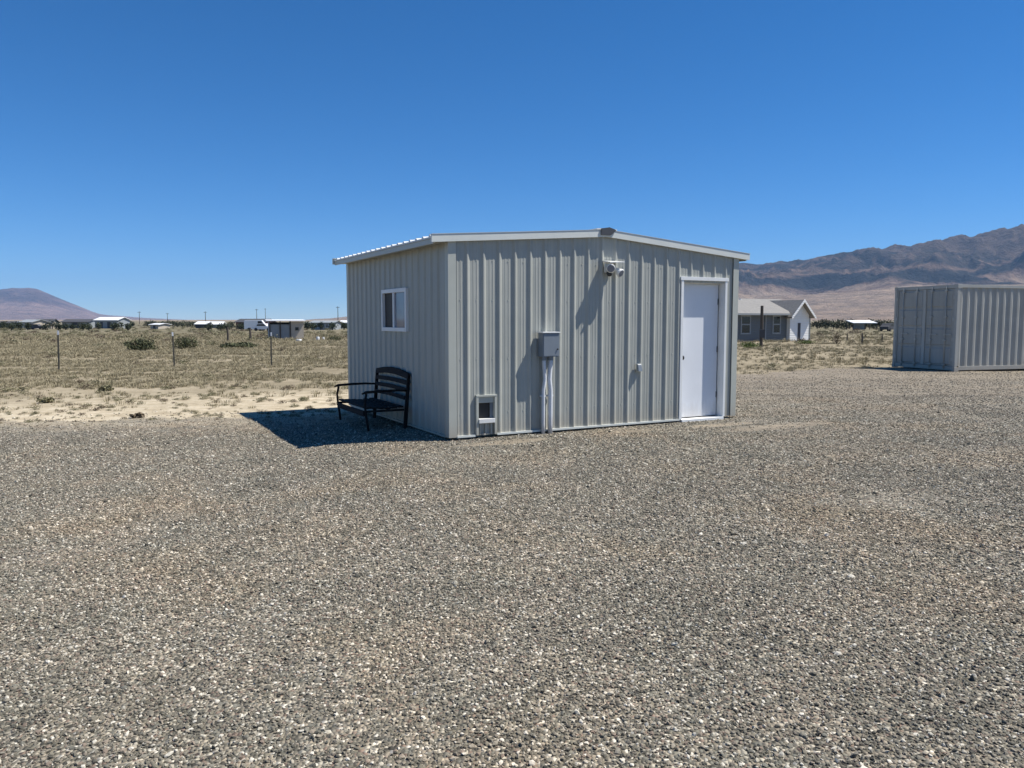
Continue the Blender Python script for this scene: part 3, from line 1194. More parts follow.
kb.build('handle', 'knob_metal', door, 0, True)
for hz in (0.35, 1.05, 1.78):
    MB().tube([(d1 - .036, REC - .040, hz), (d1 - .036, REC - .040, hz + .09)], .007, 8).build('hinge', 'knob_metal', door)

# pet door
p0, p1, q0, q1 = PET
fl = MB()
fl.box(p0 - .012, p0 + .022, -.036, .05, q0 - .02, q1 + .005)
fl.box(p1 - .022, p1 + .012, -.036, .05, q0 - .02, q1 + .005)
fl.box(p0 - .012, p1 + .012, -.038, .05, q1 + .0055, q1 + .03)
fl.box(p0 + .0225, p1 - .0225, -.010, .05, q1 - .075, q1 + .005)
pet = fl.build('pet_door', 'trim_corner', shed, 0.002)
MB().box(p0 + .0225, p1 - .0225, -.050, .05, q0 + .135, q0 + .190).build('sill', 'plastic_white', pet, 0.003)
MB().box(p0 + .0225, p1 - .0225, .035, .048, q0 + .1905, q1 - .0755).build('flap', 'dark_rubber', pet)
MB().box(p1 - .065, p1 - .0228, .012, .030, q0 + .1905, q1 - .0755).build('sliding_panel', 'box_grey', pet)
lp = MB()
lp.box(p0 + .0225, p1 - .0225, .010, .045, q0 - .02, q0 + .1345)
for k in range(3):
    c = p0 + .055 + k * .08
    lp.box(c - .012, c + .012, -.012, .0095, q0 - .02, q0 + .134)
lp.build('lower_panel', 'wall_metal', pet)

# window on the shaded wall
w0, w1, wz0, wz1 = WIN
wf = MB()
T = .045
wf.box(-.040, .03, w0 - .01, w0 + T, wz0 - .01, wz1 + .01)
wf.box(-.040, .03, w1 - T, w1 + .01, wz0 - .01, wz1 + .01)
wf.box(-.040, .03, w0 + T, w1 - T, wz1 - T, wz1 + .01)
wf.box(-.044, .03, w0 + T, w1 - T, wz0 - .01, wz0 + T)
wm = (w0 + w1) / 2 + .02
wf.box(-.032, .02, wm - .028, wm + .028, wz0 + T + .0005, wz1 - T - .0005)
win = wf.build('window', 'frame_white', shed, 0.002)
MB().box(-.010, -.004, w0 + T, wm - .028, wz0 + T, wz1 - T).build('pane', 'glass_pane', win)
MB().box(.004, .010, wm + .028, w1 - T, wz0 + T, wz1 - T).build('screen', 'dark_rubber', win)
# pale blind behind the near pane
MB().box(.03, .036, w0 + T, wm - .028, wz0 + T, wz1 - T).build('blind', 'box_grey', win)

# electrical box and its two pipes
bx0, bx1, bz0, bz1 = 1.275, 1.525, 1.06, 1.375
eb = MB().box(bx0, bx1, -.150, -.022, bz0, bz1).build('electrical_box', 'box_grey', shed, 0.004)
MB().box(bx0 - .008, bx1 + .008, -.166, -.022, bz1 + .0005, bz1 + .014).build('lid', 'frame_white', eb, 0.002)
MB().box(bx0 + .012, bx1 - .012, -.154, -.1505, bz0 + .012, bz1 - .012).build('cover', 'box_grey', eb, 0.001)
MB().tube([(bx1 - .03, -.155, bz0 + .10), (bx1 - .03, -.168, bz0 + .10)], .009, 10).build('latch', 'knob_metal', eb)
for k, (c, cb, r) in enumerate(((bx0 + .060, bx0 + .055, .024), (bx0 + .160, bx0 + .165, .032))):
    pp = [(c, -.075, bz0 + .002), (c, -.075, bz0 - .10), (c + (.018 if k == 0 else -.015), -.070, bz0 - .30), (cb, -.068, bz0 - .45), (cb, -.066, 0.15), (cb, -.066, -.03)]
    pipe = MB().tube(pp, r, 14).build('conduit', 'pipe_grey', shed, 0, True)
    MB().tube([(c, -.075, bz0 - .001), (c, -.075, bz0 - .05)], r + .008, 14).build('coupling', 'box_grey', pipe)
    MB().box(cb - r - .006, cb + r + .006, -.024 - .055, -.022, .52, .545).build('strap', 'pipe_grey', pipe)

# flood light with twin heads under the gable
la = 2.405
lt = MB()
lt.box(la - .075, la + .065, -.045, -.021, 2.20, 2.335)
wl = lt.build('wall_light', 'lamp_white', shed, 0.004)
MB().hull8([(la - .10, -.20, 2.325), (la + .13, -.215, 2.335), (la + .13, -.021, 2.352), (la - .10, -.021, 2.348),
            (la - .10, -.20, 2.337), (la + .13, -.215, 2.347), (la + .13, -.021, 2.367), (la - .10, -.021, 2.362)]).build('hood', 'lamp_white', wl)


def lamp_head(c, dirv):
    c, d = Vector(c), Vector(dirv).normalized()
    m = MB()
    m.tube([c - d * .085, c - d * .05, c, c + d * .055, c + d * .06], [.018, .034, .043, .062, .060], 16)
    h = m.build('lamp_head', 'lamp_white', wl, 0, True)
    MB().tube([c + d * .0605, c + d * .066], [.052, .050], 16).build('lens', 'glass_pane', h)
    MB().tube([c - d * .08, (la, -.05, 2.26)], .010, 8).build('arm', 'dark_metal', h)


lamp_head((la - .045, -.13, 2.265), (-.45, -.75, -.28))
lamp_head((la + .075, -.135, 2.215), (.35, -.8, -.5))
MB().tube([(la - .03, -.06, 2.20), (la - .03, -.085, 2.175), (la - .03, -.11, 2.165)], [.03, .034, .022], 14).build('motion_sensor', 'dark_metal', wl, 0, True)

# outdoor outlet with its flap cover
oc = MB().box(2.90, 2.98, -.045, -.021, .80, .92).build('outlet_box', 'trim_corner', shed, 0.003)
MB().hull8([(2.905, -.078, .812), (2.975, -.078, .812), (2.975, -.047, .822), (2.905, -.047, .822),
            (2.910, -.060, .905), (2.970, -.060, .905), (2.970, -.0455, .918), (2.910, -.0455, .918)]).build('flap', 'box_grey', oc, 0.003)

# screws along the girts: small heads in the flats of the panels
scw = MB()
for z in (0.35, 1.05, 1.80, 2.30):
    a = 0.105 + PITCH_RIB * 0.18
    while a < 3.7:
        if not (PET[0] - .05 < a < PET[1] + .05 and z < .62) and not (bx0 - .05 < a < bx1 + .05):
            scw.tube([(a, -.0005, z), (a, -.006, z)], .006, 6)
        a += PITCH_RIB
sc_o = scw.build('panel_screws', 'trim_corner', shed)
sc_o['kind'] = 'stuff'


# ------------------------------------------------------------------ bench in the shade of the left wall
def shed_pt(a, b, z=0.0):
    return Vector((SHED.x + a * UX - b * UY, SHED.y + a * UY + b * UX, z))


def build_bench():
    # local x runs along the wall (towards the back of the shed), local y points out from the wall
    t = thing('park_bench', 'dark slatted bench with curved arms standing against the shaded shed wall', 'bench', shed_pt(-0.035, 1.30, 0.02), YAW + math.pi / 2)
    Lb, Db = 1.40, 0.66
    # seat: slats along the length
    sm = MB()
    for k in range(6):
        y = .09 + k * .095
        zz = .285 + .018 * abs(k - 2) / 3
        sm.box(.03, Lb - .03, y, y + .070, zz, zz + .024)
    sm.build('seat', 'bench_dark', t, 0.003)
    MB().box(.06, Lb - .06, Db - .02, Db + .008, .20, .275).build('apron', 'bench_dark', t, 0.003)
    # back: leaning rails and slats, the top one arched
    bm = MB()

    def lean(z):
        return .075 - (z - .30) * .16

    for k, (z0, z1) in enumerate(((.405, .455), (.515, .568), (.615, .672))):
        n = 8
        for i in range(n):
            x0, x1 = .04 + (Lb - .08) * i / n, .04 + (Lb - .08) * (i + 1) / n
            b0, b1 = .012 * math.sin(math.pi * i / n), .012 * math.sin(math.pi * (i + 1) / n)
            bm.hull8([(x0, lean(z0), z0 + b0), (x1, lean(z0), z0 + b1), (x1, lean(z0) + .02, z0 + b1), (x0, lean(z0) + .02, z0 + b0),
                      (x0, lean(z1), z1 + b0), (x1, lean(z1), z1 + b1), (x1, lean(z1) + .02, z1 + b1), (x0, lean(z1) + .02, z1 + b0)])
    bm.build('back_slats', 'bench_dark', t)
    tm = MB()
    n = 12
    for i in range(n):
        x0, x1 = .0 + Lb * i / n, Lb * (i + 1) / n
        a0, a1 = .055 * math.sin(math.pi * i / n), .055 * math.sin(math.pi * (i + 1) / n)
        z0, z1 = .70, .775
        tm.hull8([(x0, lean(z0) - .003, z0 + a0 * .7), (x1, lean(z0) - .003, z0 + a1 * .7), (x1, lean(z0) + .028, z0 + a1 * .7), (x0, lean(z0) + .028, z0 + a0 * .7),
                  (x0, lean(z1) - .003, z1 + a0), (x1, lean(z1) - .003, z1 + a1), (x1, lean(z1) + .028, z1 + a1), (x0, lean(z1) + .028, z1 + a0)])
    tm.build('top_rail', 'bench_dark', t)
    for x in (.02, Lb - .02):
        MB().hull8([(x - .02, .05, .0), (x + .02, .05, .0), (x + .02, .10, .0), (x - .02, .10, .0),
                    (x - .02, lean(.75) - .012, .75), (x + .02, lean(.75) - .012, .75), (x + .02, lean(.75) + .03, .75), (x - .02, lean(.75) + .03, .75)]).build('rear_leg', 'bench_dark', t, 0.003)
        MB().tube([(x, Db - .05, 0), (x, Db - .035, .12), (x, Db - .015, .26), (x, Db - .005, .40), (x, Db - .03, .515)], [.018, .017, .017, .016, .018], 8).build('front_leg', 'bench_dark', t, 0, True)
        MB().tube([(x, lean(.54) + .01, .535), (x, .20, .545), (x, .40, .545), (x, Db - .02, .535), (x, Db + .035, .515)], [.014, .016, .018, .019, .011], 8).build('arm_rest', 'bench_dark', t, 0, True)
        MB().box(x - .015, x + .015, .09, Db - .03, .255, .283).build('side_rail', 'bench_dark', t)


build_bench()


# ------------------------------------------------------------------ shipping container
def build_container():
    yaw = R(17.0)
    pos = Vector((13.16, 23.02, 0))
    pos.z = terrain(pos.x + 1, pos.y + 1) + 0.03
    t = thing('shipping_container', 'grey corrugated steel shipping container at the right edge of the yard', 'shipping container', pos, yaw)
    Lc, Wc, Hc = 6.06, 2.44, 2.59
    po = .10

    def corr(fn, length, name):
        mb = MB()
        per = [(0, 0), (.070, 0), (.138, 1), (.210, 1), (.278, 0)]
        a = po + .02
        pts = [(po - .005, 0)]
        while a < length - po - .1:
            for da, h in per[:-1]:
                if a + da < length - po:
                    pts.append((a + da, h))
            a += .278
        pts.append((length - po + .005, 0))
        for (a0, h0), (a1, h1) in zip(pts, pts[1:]):
            mb.poly([fn(a0, h0 * .036, .155), fn(a1, h1 * .036, .155), fn(a1, h1 * .036, Hc - .10), fn(a0, h0 * .036, Hc - .10)])
        return mb.build(name, 'container_paint', t)
    corr(lambda a, h, z: (a, .022 + h, z), Lc, 'side_panel')
    corr(lambda a, h, z: (a, Wc - .022 - h, z), Lc, 'side_panel')
    corr(lambda a, h, z: (Lc - .022 - h, a, z), Wc, 'end_panel')
    rf = MB()
    k = 0
    a = .12
    while a < Lc - .2:
        rf.poly([(a, .05, Hc - .035), (a + .1, .05, Hc - .035), (a + .1, Wc - .05, Hc - .035), (a, Wc - .05, Hc - .035)])
        rf.poly([(a + .1, .05, Hc - .035), (a + .115, .05, Hc - .018), (a + .115, Wc - .05, Hc - .018), (a + .1, Wc - .05, Hc - .035)])
        rf.poly([(a + .115, .05, Hc - .018), (a + .195, .05, Hc - .018), (a + .195, Wc - .05, Hc - .018), (a + .115, Wc - .05, Hc - .018)])
        rf.poly([(a + .195, .05, Hc - .018), (a + .209, .05, Hc - .035), (a + .209, Wc - .05, Hc - .035), (a + .195, Wc - .05, Hc - .018)])
        a += .209
    rf.box(.05, .12, .05, Wc - .05, Hc - .05, Hc - .02)
    rf.box(a, Lc - .05, .05, Wc - .05, Hc - .05, Hc - .02)
    rf.build('roof_panel', 'container_paint', t)
    MB().box(.05, Lc - .05, .05, Wc - .05, .10, .14).build('floor_panel', 'dark_metal', t)
    for x0, x1, y0, y1 in ((0, po, 0, po), (Lc - po, Lc, 0, po), (0, po, Wc - po, Wc), (Lc - po, Lc, Wc - po, Wc)):
        MB().box(x0 + .004, x1 - .004, y0 + .004, y1 - .004, .12, Hc - .12).build('corner_post', 'container_frame', t, 0.004)
        for z in (0, Hc - .118):
            cm = MB()
            cm.box(x0 - .006, x1 + .06 if x0 == 0 else x1 + .006, y0 - .006, y1 + .006, z, z + .118)
            cm.build('corner_casting', 'container_frame', t, 0.006)
    for y0, y1 in ((.006, .058), (Wc - .058, Wc - .006)):
        MB().box(.162, Lc - .102, y0, y1, .035, .155).build('bottom_rail', 'container_frame', t, 0.003)
        MB().box(.162, Lc - .102, y0, y1, Hc - .10, Hc - .012).build('top_rail', 'container_frame', t, 0.003)
    for x0, x1 in ((.012, .075), (Lc - .075, Lc - .012)):
        MB().box(x0, x1, .108, Wc - .108, .025, .145).build('end_sill', 'container_frame', t, 0.003)
        MB().box(x0, x1, .108, Wc - .108, Hc - .115, Hc - .01).build('end_header', 'container_frame', t, 0.003)
    # two doors on the shaded end
    mid = Wc / 2
    for y0, y1 in ((.104, mid - .004), (mid + .004, Wc - .104)):
        d = MB()
        n = 3
        z0, z1 = .155, Hc - .125
        d.box(.030, .062, y0, y1, z0, z1)
        # pressed fields: four raised bands
        hh = (z1 - z0) / 4
        dw = .05
        d.box(.012, .0295, y0, y0 + dw, z0, z1)
        d.box(.012, .0295, y1 - dw, y1, z0, z1)
        for k in range(4):
            d.hull8([(.0295, y0 + dw + .03, z0 + k * hh + .035), (.0295, y1 - dw - .03, z0 + k * hh + .035), (.0295, y1 - dw - .03, z0 + (k + 1) * hh - .035), (.0295, y0 + dw + .03, z0 + (k + 1) * hh - .035),
                     (.012, y0 + dw + .06, z0 + k * hh + .065), (.012, y1 - dw - .06, z0 + k * hh + .065), (.012, y1 - dw - .06, z0 + (k + 1) * hh - .065), (.012, y0 + dw + .06, z0 + (k + 1) * hh - .065)])
        do = d.build('door', 'container_paint', t)
        g = .3
        for yy in (y0 + (y1 - y0) * .26, y0 + (y1 - y0) * .74):
            MB().tube([(-.012, yy, .07), (-.012, yy, Hc - .06)], .013, 10).build('lock_rod', 'container_frame', do, 0, True)
            for zz in (.16, .9, 1.6, Hc - .2):
                MB().box(-.036, .0115, yy - .045, yy + .045, zz, zz + .05).build('rod_bracket', 'container_frame', do)
            MB().box(-.042, -.030, yy - .24, yy + .02, 1.08, 1.115).build('handle', 'container_frame', do)
        ye = y0 if y0 < 1 else y1
        for zz in (.3, .9, 1.5, 2.15):
            MB().box(-.006, .0115, ye - .045, ye + .045, zz, zz + .10).build('hinge', 'container_frame', do)
        MB().box(.0635, .0645, y0, y1, z0, z1).build('gasket', 'dark_rubber', do)
    # strip between the doors
    MB().box(.004, .029, mid - .055, mid + .055, .155, Hc - .125).build('centre_strip', 'container_frame', t)


build_container()


# ------------------------------------------------------------------ generic far buildings
def gable_building(name, label, cat, px, py, wid, dep, wall_h, rise, wall_m, roof_m, yaw=0.0, over=0.3, windows=(), doors=(), d=None, group=None, ridge='x', skirt=0.4):
    """origin at the middle of the front foot; ridge along x or along y; windows (x0, x1, z0, z1) on the front"""
    p = at_d(px, d) if d else at(px, py)
    t = thing(name, label, cat, p, yaw, group)
    h = wid / 2
    b = MB()
    if ridge == 'x':
        b.prism([(0, -skirt), (0, wall_h), (dep / 2, wall_h + rise * .97), (dep, wall_h), (dep, -skirt)], lambda y, z, x: (x, y, z), -h, h)
    else:
        b.prism([(-h, -skirt), (-h, wall_h), (0, wall_h + rise * .97), (h, wall_h), (h, -skirt)], lambda x, z, y: (x, y, z), 0, dep)
    b.build('wall', wall_m, t)
    r = MB()
    th = .12
    if ridge == 'x':
        s = rise / (dep / 2)
        for y0, y1 in ((-over, dep / 2), (dep + over, dep / 2)):
            za, zb_ = wall_h - over * s + .03, wall_h + rise + .03
            r.hull8([(-h - over, y0, za), (h + over, y0, za), (h + over, y1, zb_), (-h - over, y1, zb_),
                     (-h - over, y0, za + th), (h + over, y0, za + th), (h + over, y1, zb_ + th), (-h - over, y1, zb_ + th)])
    else:
        s = rise / h
        for x0 in (-h - over, h + over):
            za, zb_ = wall_h - over * s + .03, wall_h + rise + .03
            r.hull8([(x0, -over, za), (0, -over, zb_), (0, dep + over, zb_), (x0, dep + over, za),
                     (x0, -over, za + th), (0, -over, zb_ + th), (0, dep + over, zb_ + th), (x0, dep + over, za + th)])
    r.build('roof', roof_m, t)
    for x0, x1, z0, z1 in windows:
        f = MB()
        f.box(x0 - .08, x1 + .08, -.05, -.003, z0 - .08, z0)
        f.box(x0 - .08, x1 + .08, -.05, -.003, z1, z1 + .08)
        f.box(x0 - .08, x0, -.05, -.003, z0, z1)
        f.box(x1, x1 + .08, -.05, -.003, z0, z1)
        f.box(x0, x1, -.045, -.003, (z0 + z1) / 2 - .03, (z0 + z1) / 2 + .03)
        fo = f.build('window', 'far_white', t)
        MB().box(x0, x1, -.028, -.004, z0, z1).build('pane', 'glass_dark', fo)
    for x0, x1, z1, m in doors:
        MB().box(x0, x1, -.04, -.004, 0.0, z1).build('door', m, t)
    return t


# the white house behind the shed's right corner
def build_house():
    yaw = R(28)
    p = at(799, 341)
    t = thing('ranch_house', 'low grey shingled house with a white gabled front wing in the field', 'house', p, yaw)
    # front wing: x from -1.12..1.12
    hw, wh, rise = 1.10, 2.15, 1.12
    MB().prism([(-hw, -.4), (-hw, wh), (0, wh + rise), (hw, wh), (hw, -.4)], lambda x, z, y: (x, y, z), 0, 3.4).build('wing_wall', 'house_white', t)
    over = .45
    r = MB()
    sl = rise / hw
    for s in (-1, 1):
        x0 = s * (hw + .28)
        za, zb_ = wh - .28 * sl + .03, wh + rise + .03
        r.hull8([(x0, -over, za), (0, -over, zb_), (0, 5.2, zb_), (x0, 5.2, za), (x0, -over, za + .10), (0, -over, zb_ + .13), (0, 5.2, zb_ + .13), (x0, 5.2, za + .10)])
    wr = r.build('wing_roof', 'shingle', t)
    fa = MB()
    for s in (-1, 1):
        x0 = s * (hw + .31)
        za, zb_ = wh - .31 * sl, wh + rise + .0
        fa.hull8([(x0, -over - .05, za - .05), (0, -over - .05, zb_ - .05), (0, -over - .002, zb_ - .05), (x0, -over - .002, za - .05),
                  (x0, -over - .05, za + .17), (0, -over - .05, zb_ + .19), (0, -over - .002, zb_ + .19), (x0, -over - .002, za + .17)])
    fa.build('fascia', 'house_white', wr)
    MB().box(-.20, .10, -.03, -.004, 0.0, 1.50).build('door', 'far_dark', t)
    # main house behind and to the left
    x0, x1, y0, y1, eh, rh = -8.6, 1.7, .35, 7.4, 2.32, 1.10
    MB().prism([(y0, -.4), (y0, eh), ((y0 + y1) / 2, eh + rh), (y1, eh), (y1, -.4)], lambda y, z, x: (x, y, z), x0, x1).build('wall', 'house_siding', t)
    r = MB()
    ov = .62
    sl = rh / ((y1 - y0) / 2)
    for ya, yb in ((y0 - ov, (y0 + y1) / 2), (y1 + ov, (y0 + y1) / 2)):
        za, zb_ = eh - ov * sl + .04, eh + rh + .04
        xe = -hw - .33 if ya < y0 else x1 + .25
        r.hull8([(x0 - .4, ya, za), (xe, ya, za), (x1 + .25, yb, zb_), (x0 - .4, yb, zb_), (x0 - .4, ya, za + .12), (xe, ya, za + .12), (x1 + .25, yb, zb_ + .12), (x0 - .4, yb, zb_ + .12)])
    rf = r.build('roof', 'shingle', t)
    MB().tube([(-3.2, 3.6, eh + .6), (-3.2, 3.6, eh + 1.25)], .09, 10).build('vent_pipe', 'far_white', rf)
    MB().box(x0 - .4, -hw - .33, y0 - ov - .04, y0 - ov - .002, eh - ov * sl + .01, eh - ov * sl + .15).build('gutter', 'far_grey', rf)
    for wx0, wx1 in ((-6.15, -5.3), (-2.65, -1.95)):
        f = MB()
        z0, z1 = .72, 2.02
        f.box(wx0 - .12, wx1 + .12, y0 - .05, y0 - .003, z0 - .12, z0)
        f.box(wx0 - .12, wx1 + .12, y0 - .05, y0 - .003, z1, z1 + .12)
        f.box(wx0 - .12, wx0, y0 - .05, y0 - .003, z0, z1)
        f.box(wx1, wx1 + .12, y0 - .05, y0 - .003, z0, z1)
        f.box(wx0, wx1, y0 - .045, y0 - .003, 1.34, 1.44)
        fo = f.build('window', 'far_grey', t)
        MB().box(wx0, wx1, y0 - .03, y0 - .004, z0, z1).build('pane', 'glass_dark', fo)
    MB().box(-3.62, -3.52, y0 - .09, y0 - .01, -.3, eh - .05).build('downspout', 'far_grey', t)
    MB().box(1.72, 2.35, 1.2, 2.6, -.3, 1.35).build('lean_to', 'far_grey', t)


build_house()

# dark post standing in front of the house
p = at(761, 347)
t = thing('wooden_post', 'dark tall wooden post standing alone in front of the grey house', 'post', p)
MB().tube([(0, 0, -.3), (0.01, 0, 1.2), (0, 0, 2.45)], [.10, .095, .085], 10).build('pole', 'post_wood', t)
MB().box(-.16, .16, -.20, -.085, .55, 1.05).build('meter_box', 'far_dark', t, 0.01)

# open animal shelter on the left
p = at(286, 339.5)
t = thing('animal_shelter', 'small open shelter with white roof and tan end wall in the left field', 'shelter', p, R(20))
w_, d_, h_ = 2.9, 2.6, 1.72
sc_ = p.y / 66.0
MB().box(-1.5, -1.42, 0, d_, -.3, h_).build('wall', 'far_grey', t)
MB().box(-1.42, .48, d_ - .08, d_, -.3, h_ - .1).build('back_wall', 'far_grey', t)
MB().box(.48, 1.65, -.02, d_, -.3, h_ - .03).build('side_wall', 'far_tan', t)
MB().box(.86, 1.18, -.05, -.022, .85, 1.15).build('window', 'glass_dark', t)
MB().hull8([(-1.75, -.35, h_ + .02), (1.85, -.35, h_ + .02), (1.85, d_ + .2, h_ + .10), (-1.75, d_ + .2, h_ + .10),
            (-1.75, -.35, h_ + .09), (1.85, -.35, h_ + .09), (1.85, d_ + .2, h_ + .17), (-1.75, d_ + .2, h_ + .17)]).build('roof', 'far_white', t)
for x in (-1.45, -.5, .42):
    MB().box(x - .05, x + .05, -.05, .05, -.3, h_ + .01).build('post', 'post_wood', t)
MB().box(-1.38, .36, .06, .10, -.1, 1.42).build('gate', 'far_grey', t)


# ------------------------------------------------------------------ far buildings along the left horizon
def far_gable(label, px, py, d, wid, h, rise, wm, rm, yaw, **k):
    return gable_building(k.pop('name', 'far_house'), label, k.pop('cat', 'house'), px, py, wid, k.pop('dep', 7.0), h, rise, wm, rm, R(yaw), .45, d=d, group='buildings along the left horizon', **k)


far_gable('long white roofed building right of the mesa, palest on the left horizon', 106, 328, 250, 8.6, 2.7, .85, 'far_grey', 'far_white', -14, dep=5.5,
          windows=((-3.4, -2.6, .9, 2.0),), doors=((-2.2, -1.3, 2.1, 'far_dark'), (.4, 1.6, 2.1, 'far_dark')), name='white_roof_barn', cat='building')
far_gable('tan house under the mesa, near the left edge', 25, 329, 235, 4.2, 2.1, .7, 'far_tan', 'far_grey', -8, windows=((-1.2, -.5, .9, 1.7),), doors=((.5, 1.2, 1.9, 'far_dark'),))
far_gable('dark roofed house with pale gable, under the middle of the mesa', 42, 329, 250, 5.0, 1.9, 1.1, 'far_tan', 'far_dark', 12, windows=((-1.6, -.8, .8, 1.6), (.6, 1.4, .8, 1.6)))
far_gable('long dark low building left of the white roofed one', 75, 328, 255, 8.5, 2.1, .8, 'far_grey', 'far_dark', 2, doors=((-1.2, .8, 1.9, 'far_dark'),), windows=((1.8, 2.8, .8, 1.6),))
far_gable('very dark green low shed at the far left edge', 6, 327, 270, 6.5, 1.8, .6, 'far_dark', 'far_dark', 5, name='far_shed', cat='shed', doors=((-1, 1, 1.6, 'far_grey'),))
far_gable('small pale cube cottage before the dark treeline', 154, 328, 245, 2.6, 1.3, .35, 'far_tan', 'far_white', -5, doors=((-.4, .4, 1.1, 'far_dark'),))
far_gable('white roofed carport with a black opening, beside a utility pole', 200.5, 326.5, 260, 3.4, 1.35, .8, 'far_dark', 'far_white', 3, doors=((-1.3, 1.3, 1.2, 'far_dark'),), name='far_carport', cat='carport')
far_gable('low pinkish white trailer right of the carport', 214, 326.5, 265, 5.2, 1.35, .75, 'far_grey', 'far_white', 0, dep=3.2, name='far_trailer', cat='trailer', windows=((-1.5, -.8, .7, 1.2), (.8, 1.5, .7, 1.2)))
far_gable('long dark roofed barn with dull red wall near the open shelter', 250, 327, 230, 9.0, 2.1, .85, 'far_red', 'far_dark', -8, name='red_barn', cat='barn', doors=((-3.6, -.4, 1.7, 'far_dark'), (2.0, 2.8, 1.7, 'far_dark')))
far_gable('grey low house behind brush, nearest to the ribbed shed on the left', 322, 327, 210, 6.2, 1.9, .5, 'far_grey', 'far_grey', -4, windows=((-1.6, -.8, .8, 1.5), (.9, 1.7, .8, 1.5)))
far_gable('small white hut at the foot of the far hill beside the ribbed shed', 346, 326, 260, 3.0, 1.9, .6, 'far_white', 'far_white', 10, name='far_hut', cat='hut', doors=((-.5, .3, 1.6, 'far_dark'),))
# right: flat white roof
p = at_d(862, 190)
t = thing('flat_roof_shelter', 'open shelter with flat white roof between the house and the container', 'shelter', p, R(6), None)
MB().hull8([(-3.1, -1.6, 1.55), (3.1, -1.6, 1.55), (3.1, 1.8, 2.15), (-3.1, 1.8, 2.15), (-3.1, -1.6, 1.7), (3.1, -1.6, 1.7), (3.1, 1.8, 2.3), (-3.1, 1.8, 2.3)]).build('roof', 'far_white', t)
for x in (-3, 0, 3):
    for y in (-1.4, 1.6):
        MB().box(x - .08, x + .08, y - .08, y + .08, -.4, 1.58 if y < 0 else 2.12).build('post', 'post_wood', t)
MB().box(-1.2, 1.6, 1.45, 1.55, -.3, 1.5).build('back_wall', 'far_grey', t)


# ------------------------------------------------------------------ parked vehicles far off, each a few pixels
def make_car(name, label, px, d, wm, yaw, van=False, group=None):
    p = at_d(px, d)
    t = thing(name, label, 'van' if van else 'car', p, R(yaw), group)
    if van:
        side = [(-2.4, .35), (-2.4, 2.1), (-2.2, 2.3), (1.3, 2.3), (1.9, 1.45), (2.45, 1.2), (2.5, .35)]
    else:
        side = [(-2.2, .35), (-2.25, .95), (-1.7, 1.05), (-1.2, 1.5), (.5, 1.52), (1.1, 1.02), (2.1, .88), (2.2, .35)]
    MB().prism(side, lambda x, z, y: (x, y, z), -.85, .85).build('body', wm, t, 0.04)
    if van:
        MB().prism([(.5, 1.5), (.5, 2.1), (1.25, 2.1), (1.7, 1.5)], lambda x, z, y: (x, y, z), -.87, .87).build('window', 'glass_dark', t)
    else:
        MB().prism([(-1.25, 1.05), (-1.0, 1.42), (.4, 1.44), (.8, 1.05)], lambda x, z, y: (x, y, z), -.87, .87).build('window', 'glass_dark', t)
    for x in (-1.4, 1.4):
        for y in (-.82, .82):
            MB().tube([(x, y - .1, .33), (x, y + .1, .33)], .33, 14).build('wheel', 'dark_rubber', t)
    return t


make_car('parked_van', 'white van parked left of the open shelter', 256, 170, 'far_white', 8, True)
make_car('parked_car', 'white car parked beside the white van and open shelter', 264, 160, 'far_white', -12)
make_car('parked_car', 'dark car parked under the mesa before the dark roofed house', 36, 215, 'far_dark', 5)
make_car('parked_car', 'dark car behind the left end of the shipping container', 889.5, 150, 'far_dark', 40)


# ------------------------------------------------------------------ posts, poles
def t_post(label, px, py, h, lean=0.0):
    p = at(px, py)
    t = thing('fence_post', label, 'fence post', p, random.uniform(-.4, .4), 'steel fence posts in the left field')
    t.rotation_euler.y = lean
    m = MB()
    m.box(-.026, .026, -.004, .004, -.25, h)
    m.box(-.005, .005, .0042, .034, -.25, h)
    for k in range(10):
        z = .15 + k * (h - .25) / 10
        m.box(-.009, .009, -.012, -.0042, z, z + .03)
    m.build('pole', 'post_steel', t)
    m = MB()
    m.box(-.0275, .0275, -.0058, .0058, h - .13, h + .004)
    m.build('tip', 'far_white', t)


t_post('leftmost steel fence post with white tip, under the mesa', 59, 371, 1.28, .02)
t_post('thin steel fence post between the two large sage bushes', 174.5, 367, 1.22, -.02)
t_post('steel fence post just before the open shelter', 271.5, 367, 1.20, .01)


def wood_post(label, px, py, h, r):
    p = at(px, py)
    t = thing('wooden_post', label, 'post', p, 0, 'wooden posts in the fields')
    m = MB()
    m.tube([(0, 0, -.3), (.01, 0, h * .5), (-.01, 0, h)], [r, r * .95, r * .85], 9)
    m.build('pole', 'post_wood', t)
    MB().box(-r * .5, r * .5, -r - .012, -r * .8, h * .55, h * .62).build('insulator', 'far_dark', t)


wood_post('brown wooden post left of the black one, before the long dark barn', 228, 342, 1.25, .09)
wood_post('nearly black wooden post left of the open shelter', 250.5, 341.5, 1.15, .10)
wood_post('short brown post in pale sand below the flat white roof', 862, 344, .75, .06)
wood_post('short post in the sand closest to the container, left of its doors', 882, 342, .65, .05)
wood_post('thin short post right of the dry brown bush', 847, 342, .70, .05)


def util_pole(label, px, ytop, d):
    p = at_d(px, d)
    h = (319.7 - ytop) / F * d + CAMH - p.z
    t = thing('utility_pole', label, 'utility pole', p, random.uniform(-.5, .5), 'utility poles on the left horizon')
    MB().tube([(0, 0, -.5), (0, 0, h)], [.24, .16], 8).build('pole', 'post_wood', t)
    MB().box(-1.2, 1.2, -.10, .10, h - .75, h - .5).build('crossarm', 'post_wood', t)


